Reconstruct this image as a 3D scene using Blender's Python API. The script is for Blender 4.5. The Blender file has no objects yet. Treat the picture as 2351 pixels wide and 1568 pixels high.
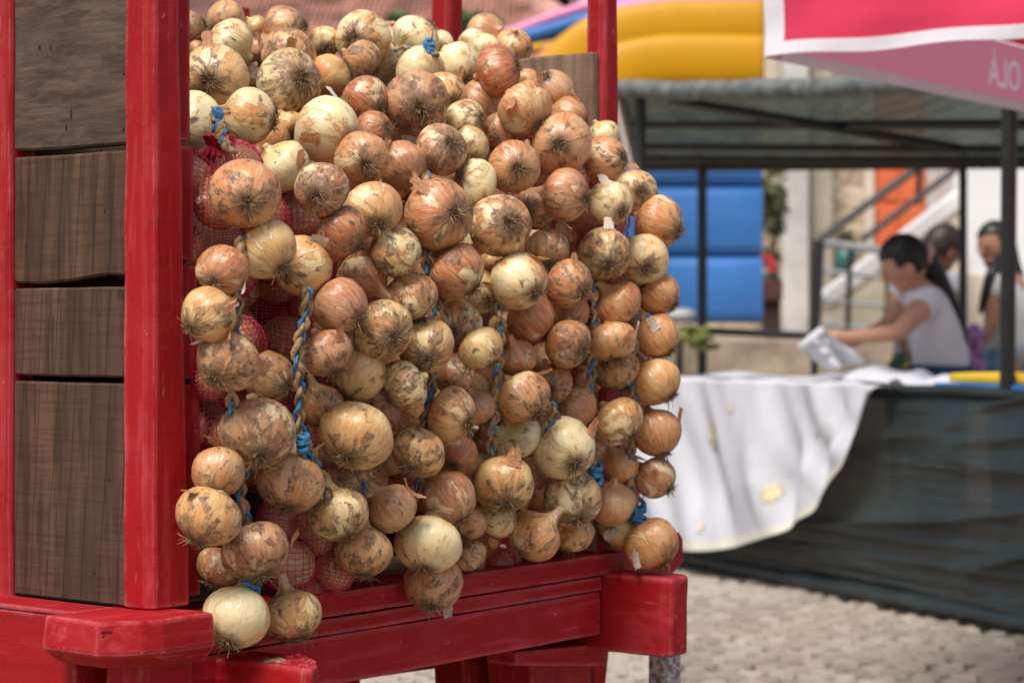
import bpy, bmesh, math, random
from mathutils import Vector, Matrix, noise

random.seed(11)
SC = bpy.context.scene
COL = SC.collection

# ------------------------------------------------------------------ camera, light, exposure
H = 1.02                      # eye height
FP, CU, CV = 5100.0, 1175.5, 750.0   # focal length in reading pixels, centre column, horizon row
cam_d = bpy.data.cameras.new('camera')
cam = bpy.data.objects.new('camera', cam_d)
COL.objects.link(cam)
cam.location = (0, 0, H)
cam.rotation_euler = (math.radians(90), 0, 0)
cam_d.sensor_width = 36
cam_d.lens = 36 * FP / 2351
cam_d.shift_y = -34 / 2351
cam_d.clip_start = 0.1
cam_d.clip_end = 400
cam_d.dof.use_dof = True
cam_d.dof.focus_distance = 3.06
cam_d.dof.aperture_fstop = 5.6
SC.camera = cam

SUN_EL, SUN_AZ = math.radians(58), math.radians(205)   # azimuth clockwise from +Y: behind the camera, to its left
world = bpy.data.worlds.new('World')
SC.world = world
world.use_nodes = True
wn = world.node_tree
sky = wn.nodes.new('ShaderNodeTexSky')
sky.sky_type = 'NISHITA'
sky.sun_disc = False
sky.sun_elevation = SUN_EL
sky.sun_rotation = SUN_AZ
sky.dust_density = 3.0
sky.ozone_density = 0.6
wn.links.new(sky.outputs[0], wn.nodes['Background'].inputs['Color'])
wn.nodes['Background'].inputs['Strength'].default_value = 0.085
sun_d = bpy.data.lights.new('sun', 'SUN')
sun_d.energy = 2.3
sun_d.angle = math.radians(22)
sun_d.color = (1.0, 0.965, 0.925)
sun = bpy.data.objects.new('sun', sun_d)
COL.objects.link(sun)
sd = Vector((math.sin(SUN_AZ) * math.cos(SUN_EL), math.cos(SUN_AZ) * math.cos(SUN_EL), math.sin(SUN_EL)))
sun.rotation_euler = (-sd).to_track_quat('-Z', 'Y').to_euler()
sun.location = (-4, -6, 9)
SC.view_settings.view_transform = 'Standard'
SC.view_settings.look = 'None'
SC.view_settings.exposure = 0.82
SC.view_settings.gamma = 1.0
SC.view_settings.use_curve_mapping = False
SC.cycles.use_denoising = True
SC.cycles.max_bounces = 8
SC.cycles.transparent_max_bounces = 12


# ------------------------------------------------------------------ geometry helpers
def W(u, v, Y):
    """the place seen at reading pixel (u, v) at distance Y"""
    return Vector(((u - CU) / FP * Y, Y, H + (CV - v) / FP * Y))


# cart frame: s along the tail end (away to the right), n outward from the tail end, z up from eye level
C0 = Vector((-0.456, 2.851, 0))
D_ = Vector((0.6076, 0.7942, 0))
N_ = Vector((0.7942, -0.6076, 0))


def CP(s, n, z):
    return Vector((C0.x + D_.x * s + N_.x * n, C0.y + D_.y * s + N_.y * n, H + z))


def ray_n(u, v, n):
    k = (u - CU) / FP
    Y = (n + N_.x * C0.x + N_.y * C0.y) / (N_.x * k + N_.y)
    return W(u, v, Y)


def link(name, me, mat=None, parent=None):
    o = bpy.data.objects.new(name, me)
    COL.objects.link(o)
    if mat is not None:
        if len(me.materials) == 0:
            me.materials.append(mat)
    if parent is not None:
        o.parent = parent
        o.matrix_parent_inverse = parent.matrix_world.inverted() if False else Matrix()
    return o


def tag(o, label=None, cat=None, group=None, kind=None):
    if label: o['label'] = label
    if cat: o['category'] = cat
    if group: o['group'] = group
    if kind: o['kind'] = kind
    return o


def empty(name, loc=(0, 0, 0)):
    o = bpy.data.objects.new(name, None)
    COL.objects.link(o)
    o.location = loc
    o.empty_display_size = 0.05
    return o


class MB:
    """collects shapes in world coordinates, then links them as one mesh"""
    def __init__(self):
        self.v, self.f = [], []

    def add(self, vs, fs):
        b = len(self.v)
        self.v += [Vector(p) for p in vs]
        self.f += [tuple(i + b for i in f) for f in fs]
        return self

    def hexa(self, p):   # 8 corners: bottom 0-3 round, top 4-7 round
        return self.add(p, [(3, 2, 1, 0), (4, 5, 6, 7), (0, 1, 5, 4), (1, 2, 6, 5), (2, 3, 7, 6), (3, 0, 4, 7)])

    def box(self, c, sx, sy, sz, rz=0.0):
        m = Matrix.Rotation(rz, 3, 'Z')
        q = [(-1, -1, -1), (1, -1, -1), (1, 1, -1), (-1, 1, -1), (-1, -1, 1), (1, -1, 1), (1, 1, 1), (-1, 1, 1)]
        return self.hexa([Vector(c) + m @ Vector((a * sx / 2, b * sy / 2, d * sz / 2)) for a, b, d in q])

    def cbox(self, s0, s1, n0, n1, z0, z1):   # box in the cart frame
        return self.hexa([CP(s0, n1, z0), CP(s1, n1, z0), CP(s1, n0, z0), CP(s0, n0, z0),
                          CP(s0, n1, z1), CP(s1, n1, z1), CP(s1, n0, z1), CP(s0, n0, z1)])

    def prism(self, poly, z0, z1):   # list of world (x, y) pairs, counter-clockwise
        n = len(poly)
        vs = [(x, y, z0) for x, y in poly] + [(x, y, z1) for x, y in poly]
        fs = [tuple(reversed(range(n))), tuple(range(n, 2 * n))]
        fs += [(i, (i + 1) % n, n + (i + 1) % n, n + i) for i in range(n)]
        return self.add(vs, fs)

    def tube(self, pts, r, k=8, cap=True):
        pts = [Vector(p) for p in pts]
        rs = r if isinstance(r, (list, tuple)) else [r] * len(pts)
        vs, fs, ref = [], [], None
        for i, p in enumerate(pts):
            t = (pts[min(i + 1, len(pts) - 1)] - pts[max(i - 1, 0)])
            t = t.normalized() if t.length > 1e-9 else Vector((0, 0, 1))
            if ref is None:
                ref = Vector((0, 0, 1)) if abs(t.z) < 0.9 else Vector((1, 0, 0))
            a = t.cross(ref)
            a = a.normalized() if a.length > 1e-6 else Vector((1, 0, 0))
            b = t.cross(a).normalized()
            ref = -b if False else a.cross(t)
            for j in range(k):
                w = 2 * math.pi * j / k
                vs.append(p + (a * math.cos(w) + b * math.sin(w)) * rs[i])
        for i in range(len(pts) - 1):
            for j in range(k):
                fs.append((i * k + j, i * k + (j + 1) % k, (i + 1) * k + (j + 1) % k, (i + 1) * k + j))
        if cap:
            fs.append(tuple(reversed(range(k))))
            fs.append(tuple(range((len(pts) - 1) * k, len(pts) * k)))
        return self.add(vs, fs)

    def grid(self, fn, nu, nv):
        vs = [fn(i / nu, j / nv) for j in range(nv + 1) for i in range(nu + 1)]
        fs = [(j * (nu + 1) + i, j * (nu + 1) + i + 1, (j + 1) * (nu + 1) + i + 1, (j + 1) * (nu + 1) + i)
              for j in range(nv) for i in range(nu)]
        return self.add(vs, fs)

    def ball(self, c, rx, ry, rz, nu=16, nv=10, rot=None, lump=0.0, seed=0.0):
        c = Vector(c)
        def fn(a, b):
            th, ph = a * 2 * math.pi, (b - 0.5) * math.pi
            d = Vector((math.cos(ph) * math.cos(th), math.cos(ph) * math.sin(th), math.sin(ph)))
            k = 1 + lump * noise.noise(d * 1.7 + Vector((seed, seed * 0.7, 1.3)))
            q = Vector((d.x * rx * k, d.y * ry * k, d.z * rz * k))
            return c + (rot @ q if rot else q)
        return self.grid(fn, nu, nv)

    def build(self, name, mat, parent=None, smooth=False, bevel=0.0, rough=0.0, cut=0.0, seg=2, merge=False, origin=None):
        org = Vector((0, 0, 0))
        if parent is not None:
            org = parent_world(parent)
        elif origin is not None:
            org = Vector(origin)
        me = bpy.data.meshes.new(name)
        bm = bmesh.new()
        vv = [bm.verts.new(p) for p in self.v]
        for f in self.f:
            try:
                bm.faces.new([vv[i] for i in f])
            except ValueError:
                pass
        if merge:
            bmesh.ops.remove_doubles(bm, verts=bm.verts, dist=1e-5)
        bmesh.ops.recalc_face_normals(bm, faces=bm.faces)
        if bevel > 0:
            es = [e for e in bm.edges if len(e.link_faces) == 2 and e.calc_face_angle(0) > 0.3]
            bmesh.ops.bevel(bm, geom=es, offset=bevel, segments=seg, affect='EDGES', profile=0.6, clamp_overlap=True)
        if cut > 0:
            lo = Vector([min(v.co[i] for v in bm.verts) for i in range(3)])
            hi = Vector([max(v.co[i] for v in bm.verts) for i in range(3)])
            for ax in range(3):
                m = int((hi[ax] - lo[ax]) / cut)
                for j in range(1, m + 1):
                    co = Vector((0, 0, 0)); no = Vector((0, 0, 0))
                    co[ax] = lo[ax] + (hi[ax] - lo[ax]) * j / (m + 1); no[ax] = 1
                    bmesh.ops.bisect_plane(bm, geom=bm.verts[:] + bm.edges[:] + bm.faces[:], plane_co=co, plane_no=no)
        if rough > 0:
            bm.normal_update()
            sh = Vector((random.random() * 50, random.random() * 50, 0))
            for v in bm.verts:
                d = noise.noise_vector(v.co * 9 + sh) * 0.6 + noise.noise_vector(v.co * 34 + sh) * 0.4
                v.co += d * rough
        for v in bm.verts:
            v.co -= org
        bm.to_mesh(me)
        bm.free()
        if smooth:
            for p in me.polygons:
                p.use_smooth = True
        o = link(name, me, mat, parent)
        if parent is None:
            o.location = org
        return o


def parent_world(p):
    o = Vector((0, 0, 0))
    while p is not None:
        o += Vector(p.location)
        p = p.parent
    return o


# ------------------------------------------------------------------ materials
class NT:
    def __init__(self, name):
        self.m = bpy.data.materials.new(name)
        self.m.use_nodes = True
        self.t = self.m.node_tree
        self.b = self.t.nodes['Principled BSDF']

    def n(self, typ, **kw):
        x = self.t.nodes.new(typ)
        for k, v in kw.items():
            setattr(x, k, v)
        return x

    def l(self, a, b):
        self.t.links.new(a, b)

    def val(self, sock, v):
        if hasattr(v, 'links') or isinstance(v, bpy.types.NodeSocket):
            self.l(v, sock)
        else:
            sock.default_value = v

    def math(self, op, a, b=0.0, c=0.0, clamp=False):
        x = self.n('ShaderNodeMath', operation=op, use_clamp=clamp)
        self.val(x.inputs[0], a); self.val(x.inputs[1], b)
        if op in ('MULTIPLY_ADD', 'COMPARE', 'SMOOTH_MIN'): self.val(x.inputs[2], c)
        return x.outputs[0]

    def vmath(self, op, a, b=(0, 0, 0), s=None):
        x = self.n('ShaderNodeVectorMath', operation=op)
        self.val(x.inputs[0], a)
        if op == 'SCALE': self.val(x.inputs['Scale'], s)
        else: self.val(x.inputs[1], b)
        return x.outputs[0]

    def noise(self, vec, scale, detail=4, rough=0.55, dist=0.0):
        x = self.n('ShaderNodeTexNoise')
        self.l(vec, x.inputs['Vector'])
        x.inputs['Scale'].default_value = scale; x.inputs['Detail'].default_value = detail
        x.inputs['Roughness'].default_value = rough; x.inputs['Distortion'].default_value = dist
        return x.outputs['Fac']

    def ramp(self, f, a, b, clamp=True):   # smooth step from a to b
        x = self.n('ShaderNodeMapRange', interpolation_type='SMOOTHSTEP')
        self.val(x.inputs['Value'], f); self.val(x.inputs['From Min'], a); self.val(x.inputs['From Max'], b)
        return x.outputs[0]

    def mix(self, f, a, b, mode='MIX'):
        x = self.n('ShaderNodeMix', data_type='RGBA', blend_type=mode)
        self.val(x.inputs[0], f)
        for s, v in ((x.inputs[6], a), (x.inputs[7], b)):
            if isinstance(v, bpy.types.NodeSocket): self.l(v, s)
            else: s.default_value = (v[0], v[1], v[2], 1)
        return x.outputs[2]

    def bump(self, h, strength, dist=0.01):
        x = self.n('ShaderNodeBump')
        self.l(h, x.inputs['Height'])
        x.inputs['Strength'].default_value = strength; x.inputs['Distance'].default_value = dist
        self.l(x.outputs[0], self.b.inputs['Normal'])

    def coord(self, which='Object'):
        return self.n('ShaderNodeTexCoord').outputs[which]

    def rnd(self):
        return self.n('ShaderNodeObjectInfo').outputs['Random']

    def out(self, col=None, rough=None, spec=None):
        if col is not None:
            if isinstance(col, bpy.types.NodeSocket): self.l(col, self.b.inputs['Base Color'])
            else: self.b.inputs['Base Color'].default_value = (col[0], col[1], col[2], 1)
        if rough is not None: self.val(self.b.inputs['Roughness'], rough)
        if spec is not None: self.val(self.b.inputs['Specular IOR Level'], spec)
        return self.m


def plain(name, col, rough=0.7, var=0.12, scale=8.0, spec=0.4, bump=0.0, transl=0.0, metal=0.0):
    k = NT(name)
    c = k.coord()
    f = k.noise(c, scale, 5, 0.6)
    dark = tuple(x * (1 - var) for x in col); lite = tuple(min(1, x * (1 + var)) for x in col)
    cc = k.mix(k.ramp(f, 0.3, 0.7), dark, lite)
    k.out(cc, rough, spec)
    k.b.inputs['Metallic'].default_value = metal
    if bump: k.bump(k.noise(c, scale * 6, 4), bump, 0.004)
    if transl:
        tr = k.n('ShaderNodeBsdfTranslucent'); k.l(cc, tr.inputs['Color'])
        mx = k.n('ShaderNodeMixShader'); mx.inputs[0].default_value = transl
        k.l(k.b.outputs[0], mx.inputs[1]); k.l(tr.outputs[0], mx.inputs[2])
        k.l(mx.outputs[0], k.t.nodes['Material Output'].inputs['Surface'])
    return k.m


def aligned(k, ax):
    """coordinates in the cart's frame so grain runs along its boards: x = s, y = n, z"""
    g = k.n('ShaderNodeNewGeometry').outputs['Position']
    r = k.n('ShaderNodeVectorRotate', rotation_type='Z_AXIS')
    k.l(g, r.inputs['Vector'])
    r.inputs['Angle'].default_value = -math.atan2(D_.y, D_.x)
    off = k.vmath('MULTIPLY', r.outputs[0], ax)
    o = k.vmath('SCALE', (1.0, 1.7, 2.3), s=k.math('MULTIPLY', k.rnd(), 37.0))
    return k.vmath('ADD', off, o), r.outputs[0]


def red_paint(name, ax, wear=0.5):
    k = NT(name)
    v, raw = aligned(k, ax)
    big = k.noise(v, 3.0, 6, 0.6)
    fine = k.noise(v, 26.0, 6, 0.65)
    iso = k.noise(raw, 42.0, 5, 0.7)
    pat = k.noise(raw, 7.0, 6, 0.65)
    col = k.mix(k.ramp(big, 0.3, 0.7), (0.235, 0.003, 0.005), (0.345, 0.007, 0.009))
    col = k.mix(k.math('MULTIPLY', k.ramp(pat, 0.50, 0.76), 0.42), col, (0.44, 0.045, 0.06))      # chalky, sun-bleached paint
    col = k.mix(k.math('MULTIPLY', k.ramp(fine, 0.55, 0.75), 0.35), col, (0.16, 0.006, 0.01))
    streak = k.ramp(k.noise(v, 48.0, 4, 0.6), 0.52, 0.68)
    col = k.mix(k.math('MULTIPLY', k.math('MULTIPLY', streak, k.ramp(big, 0.4, 0.6)), 0.38), col, (0.50, 0.06, 0.08))
    spots = k.ramp(k.math('ADD', iso, k.math('MULTIPLY', pat, 0.5)), 0.955, 1.0)
    col = k.mix(k.math('MULTIPLY', spots, wear), col, (0.40, 0.26, 0.2))
    holes = k.ramp(k.noise(raw, 105.0, 2, 0.5), 0.735, 0.775)
    col = k.mix(holes, col, (0.03, 0.008, 0.008))
    scr = k.ramp(k.noise(k.vmath('MULTIPLY', v, (1, 1, 1)), 70.0, 3, 0.6), 0.66, 0.7)
    col = k.mix(k.math('MULTIPLY', scr, 0.25), col, (0.55, 0.2, 0.2))
    crack = k.ramp(k.noise(v, 17.0, 4, 0.6), 0.695, 0.715)
    col = k.mix(k.math('MULTIPLY', crack, 0.8), col, (0.03, 0.004, 0.005))
    # paint rubbed thin along the edges of the timber
    bv = k.n('ShaderNodeBevel', samples=4); bv.inputs['Radius'].default_value = 0.011
    gn = k.n('ShaderNodeNewGeometry').outputs['Normal']
    dp = k.n('ShaderNodeVectorMath', operation='DOT_PRODUCT'); k.l(bv.outputs[0], dp.inputs[0]); k.l(gn, dp.inputs[1])
    edge = k.math('SUBTRACT', 1.0, k.ramp(dp.outputs['Value'], 0.88, 0.998))
    em = k.math('MULTIPLY', edge, k.ramp(k.math('ADD', k.math('MULTIPLY', iso, 0.5), k.math('MULTIPLY', pat, 0.5)), 0.38, 0.56))
    col = k.mix(k.math('MULTIPLY', em, 0.8), col, (0.56, 0.16, 0.17))
    chip = k.math('MULTIPLY', edge, k.ramp(iso, 0.58, 0.63))
    col = k.mix(k.math('MULTIPLY', chip, 0.8), col, (0.12, 0.055, 0.04))
    k.bump(k.math('SUBTRACT', k.math('ADD', k.math('MULTIPLY', fine, 0.9), k.math('MULTIPLY', iso, 0.5)), k.math('ADD', crack, k.math('MULTIPLY', chip, 0.7))), 0.7, 0.004)
    return k.out(col, k.ramp(k.math('ADD', pat, k.math('MULTIPLY', iso, 0.3)), 0.1, 1.0), 0.22)


def wood(name, ax, c1, c2, grey, lines=0.5):
    k = NT(name)
    v, raw = aligned(k, ax)
    warp = k.n('ShaderNodeTexNoise'); k.l(v, warp.inputs['Vector']); warp.inputs['Scale'].default_value = 1.3
    vv = k.vmath('ADD', v, k.vmath('SCALE', warp.outputs['Color'], s=0.35))
    rings = k.noise(vv, 22.0, 2, 0.4)
    fib = k.noise(v, 60.0, 6, 0.7)
    blot = k.noise(raw, 6.0, 5, 0.6)
    col = k.mix(k.ramp(rings, 0.35, 0.65), c1, c2)
    col = k.mix(k.ramp(fib, 0.36, 0.60), tuple(x * 0.60 for x in c1), col)
    saw = k.noise(k.vmath('ADD', k.vmath('MULTIPLY', raw, (3, 3, 60)), o_) if False else k.vmath('MULTIPLY', raw, (4, 4, 90)), 2.0, 3, 0.6)
    col = k.mix(k.math('MULTIPLY', k.ramp(saw, 0.45, 0.62), 0.42), col, tuple(x * 0.5 for x in c1))
    col = k.mix(k.math('MULTIPLY', k.ramp(blot, 0.45, 0.75), 0.65), col, grey)
    line = k.ramp(k.noise(v, 34.0, 3, 0.5), 0.64, 0.68)
    col = k.mix(k.math('MULTIPLY', line, 0.4), col, (0.014, 0.009, 0.006))
    wv = k.n('ShaderNodeTexWave', wave_type='BANDS', bands_direction='DIAGONAL')
    k.l(k.vmath('ADD', v, k.vmath('SCALE', warp.outputs['Color'], s=0.05)), wv.inputs['Vector'])
    wv.inputs['Scale'].default_value = 19.0; wv.inputs['Distortion'].default_value = 0.5; wv.inputs['Detail'].default_value = 2
    col = k.mix(k.math('MULTIPLY', k.ramp(wv.outputs['Fac'], 0.97, 0.998), lines), col, (0.010, 0.007, 0.005))
    kn = k.ramp(k.noise(raw, 16.0, 3, 0.5), 0.71, 0.76)
    col = k.mix(k.math('MULTIPLY', kn, 0.7), col, (0.012, 0.008, 0.006))
    k.bump(k.math('ADD', fib, k.math('MULTIPLY', rings, 0.6)), 0.6, 0.004)
    return k.out(col, 0.78, 0.25)


def onion_skin():
    k = NT('onion_skin')
    oi = k.n('ShaderNodeObjectInfo')
    c = k.coord()
    rv = k.vmath('SCALE', (1.0, 2.1, 3.3), s=k.math('MULTIPLY', oi.outputs['Random'], 61.0))
    sx = k.n('ShaderNodeSeparateXYZ'); k.l(c, sx.inputs[0])
    x, y, z = sx.outputs
    ln = k.math('ADD', k.math('SQRT', k.math('ADD', k.math('MULTIPLY', x, x), k.math('MULTIPLY', y, y))), 0.02)
    cx = k.n('ShaderNodeCombineXYZ')
    k.l(k.math('DIVIDE', x, ln), cx.inputs[0]); k.l(k.math('DIVIDE', y, ln), cx.inputs[1]); k.l(k.math('MULTIPLY', z, 0.22), cx.inputs[2])
    mer = k.vmath('ADD', cx.outputs[0], rv)                       # runs along the meridians
    obj = k.vmath('ADD', c, rv)
    half = k.vmath('ADD', k.vmath('ADD', k.vmath('SCALE', cx.outputs[0], s=0.55), k.vmath('SCALE', c, s=0.75)), rv)
    fib = k.noise(mer, 8.5, 3, 0.55)
    fib2 = k.noise(mer, 26.0, 3, 0.6)
    lines = k.ramp(k.noise(mer, 15.0, 2, 0.5), 0.60, 0.66)
    peel = k.noise(half, 0.85, 5, 0.58, 0.5)
    tone = k.noise(half, 0.9, 3, 0.5)
    skin = oi.outputs['Color']
    deep = k.mix(1.0, skin, (0.86, 0.55, 0.36), 'MULTIPLY')
    pale = k.mix(0.72, skin, (0.80, 0.62, 0.33))
    base = k.mix(k.ramp(tone, 0.36, 0.66), deep, skin)
    base = k.mix(k.math('MULTIPLY', k.ramp(fib, 0.34, 0.70), 0.42), base, pale)
    base = k.mix(k.math('MULTIPLY', lines, 0.30), base, deep)
    # where the outer skin is gone the fleshy pale layer shows, with a ragged brown rim
    thr = k.math('SUBTRACT', 0.78, k.math('MULTIPLY', oi.outputs['Object Index'], 0.04))
    d = k.math('SUBTRACT', k.math('ADD', peel, k.math('MULTIPLY', k.math('SUBTRACT', fib2, 0.5), 0.08)), thr)
    inner = k.mix(k.math('MULTIPLY', k.ramp(fib, 0.3, 0.7), 0.45), (0.80, 0.67, 0.38), (0.74, 0.54, 0.26))
    inner = k.mix(k.ramp(z, 0.3, 1.05), inner, (0.56, 0.53, 0.22))
    base = k.mix(k.math('MULTIPLY', k.ramp(d, -0.012, 0.014), k.math('ADD', 0.45, k.math('MULTIPLY', k.ramp(d, 0.0, 0.12), 0.5))), base, inner)
    rim = k.math('MULTIPLY', k.ramp(d, -0.06, -0.01), k.math('SUBTRACT', 1.0, k.ramp(d, -0.01, 0.008)))
    base = k.mix(k.math('MULTIPLY', rim, 0.4), base, (0.24, 0.09, 0.03))
    # soil: streaky, thicker round the roots
    dn = k.noise(k.vmath('ADD', k.vmath('SCALE', half, s=1.0), (7, 3, 1)), 1.9, 6, 0.60, 0.5)
    dn2 = k.noise(k.vmath('ADD', k.vmath('SCALE', mer, s=0.6), k.vmath('SCALE', obj, s=0.7)), 4.0, 6, 0.7)
    rootw = k.math('SUBTRACT', 1.0, k.ramp(z, -0.95, -0.35))
    ds = k.math('ADD', k.math('ADD', k.math('MULTIPLY', dn, 0.8), k.math('MULTIPLY', dn2, 0.2)),
                k.math('ADD', k.math('MULTIPLY', oi.outputs['Alpha'], 0.15), k.math('MULTIPLY', rootw, 0.08)))
    dm = k.ramp(ds, 0.648, 0.690)
    dcol = k.mix(k.ramp(k.noise(obj, 4.0, 5, 0.6), 0.4, 0.62), (0.085, 0.038, 0.016), (0.24, 0.14, 0.075))
    dm2 = k.math('MULTIPLY', dm, k.ramp(k.noise(obj, 7.0, 5, 0.65), 0.30, 0.48))
    film = k.math('MULTIPLY', k.ramp(ds, 0.56, 0.7), 0.28)
    base = k.mix(film, base, (0.30, 0.15, 0.07))
    base = k.mix(k.math('MULTIPLY', dm2, k.math('ADD', 0.42, k.math('MULTIPLY', k.ramp(k.noise(half, 5.0, 4, 0.6), 0.36, 0.60), 0.5))), base, dcol)
    spk = k.ramp(k.noise(obj, 13.0, 3, 0.5), 0.70, 0.73)
    base = k.mix(k.math('MULTIPLY', spk, 0.7), base, (0.12, 0.055, 0.02))
    ringm = k.math('SUBTRACT', 1.0, k.ramp(z, -0.965, -0.80))
    base = k.mix(k.math('MULTIPLY', ringm, 0.72), base, (0.13, 0.07, 0.032))
    base = k.mix(k.math('MULTIPLY', k.ramp(z, 1.0, 1.3), 0.7), base, (0.45, 0.27, 0.14))
    k.bump(k.math('ADD', k.math('ADD', k.math('MULTIPLY', fib2, 0.35), k.math('MULTIPLY', fib, 0.5)),
                  k.math('ADD', k.math('MULTIPLY', dm2, 0.5), k.math('MULTIPLY', k.ramp(d, -0.012, 0.012), -0.4))), 0.17, 0.05)
    ro = k.math('ADD', k.math('ADD', 0.20, k.math('MULTIPLY', fib2, 0.12)), k.math('MULTIPLY', k.math('MAXIMUM', dm2, film), 0.4))
    return k.out(base, ro, 0.6)


M = {}
M['onion'] = onion_skin()
M['root'] = plain('dry_root', (0.22, 0.135, 0.065), 0.85, 0.5, 40)
M['root_disc'] = plain('root_disc', (0.075, 0.042, 0.020), 0.9, 0.5, 9)
M['flake'] = plain('papery_skin', (0.62, 0.30, 0.15), 0.5, 0.35, 14, 0.35, 0.4, 0.35)
M['flake_white'] = plain('pale_papery_skin', (0.78, 0.66, 0.55), 0.45, 0.2, 14, 0.35, 0.4, 0.35)
M['straw'] = plain('dry_leaf', (0.31, 0.195, 0.095), 0.75, 0.5, 60, 0.3, 0.6)
M['twine'] = plain('blue_twine', (0.045, 0.21, 0.40), 0.6, 0.5, 160, 0.4, 0.6)
M['net'] = plain('red_net', (0.46, 0.018, 0.055), 0.5, 0.3, 60)
M['red_s'] = red_paint('red_paint_along_end', (0.12, 1.0, 1.0))
M['red_n'] = red_paint('red_paint_along_side', (1.0, 0.12, 1.0))
M['red_z'] = red_paint('red_paint_upright', (1.0, 1.0, 0.12))
M['wood_n'] = wood('side_plank_wood', (1.0, 1.0, 0.085), (0.074, 0.036, 0.022), (0.118, 0.060, 0.036), (0.066, 0.039, 0.028))
M['wood_top'] = wood('weathered_plank_wood', (1.0, 0.24, 1.0), (0.078, 0.050, 0.037), (0.122, 0.080, 0.057), (0.105, 0.080, 0.066), 0.0)
M['wood_end'] = wood('grey_board_wood', (1.0, 0.9, 0.1), (0.20, 0.125, 0.078), (0.30, 0.20, 0.13), (0.15, 0.10, 0.07), 0.0)
M['dark'] = plain('dark_wood', (0.035, 0.02, 0.014), 0.9, 0.3)

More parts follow.
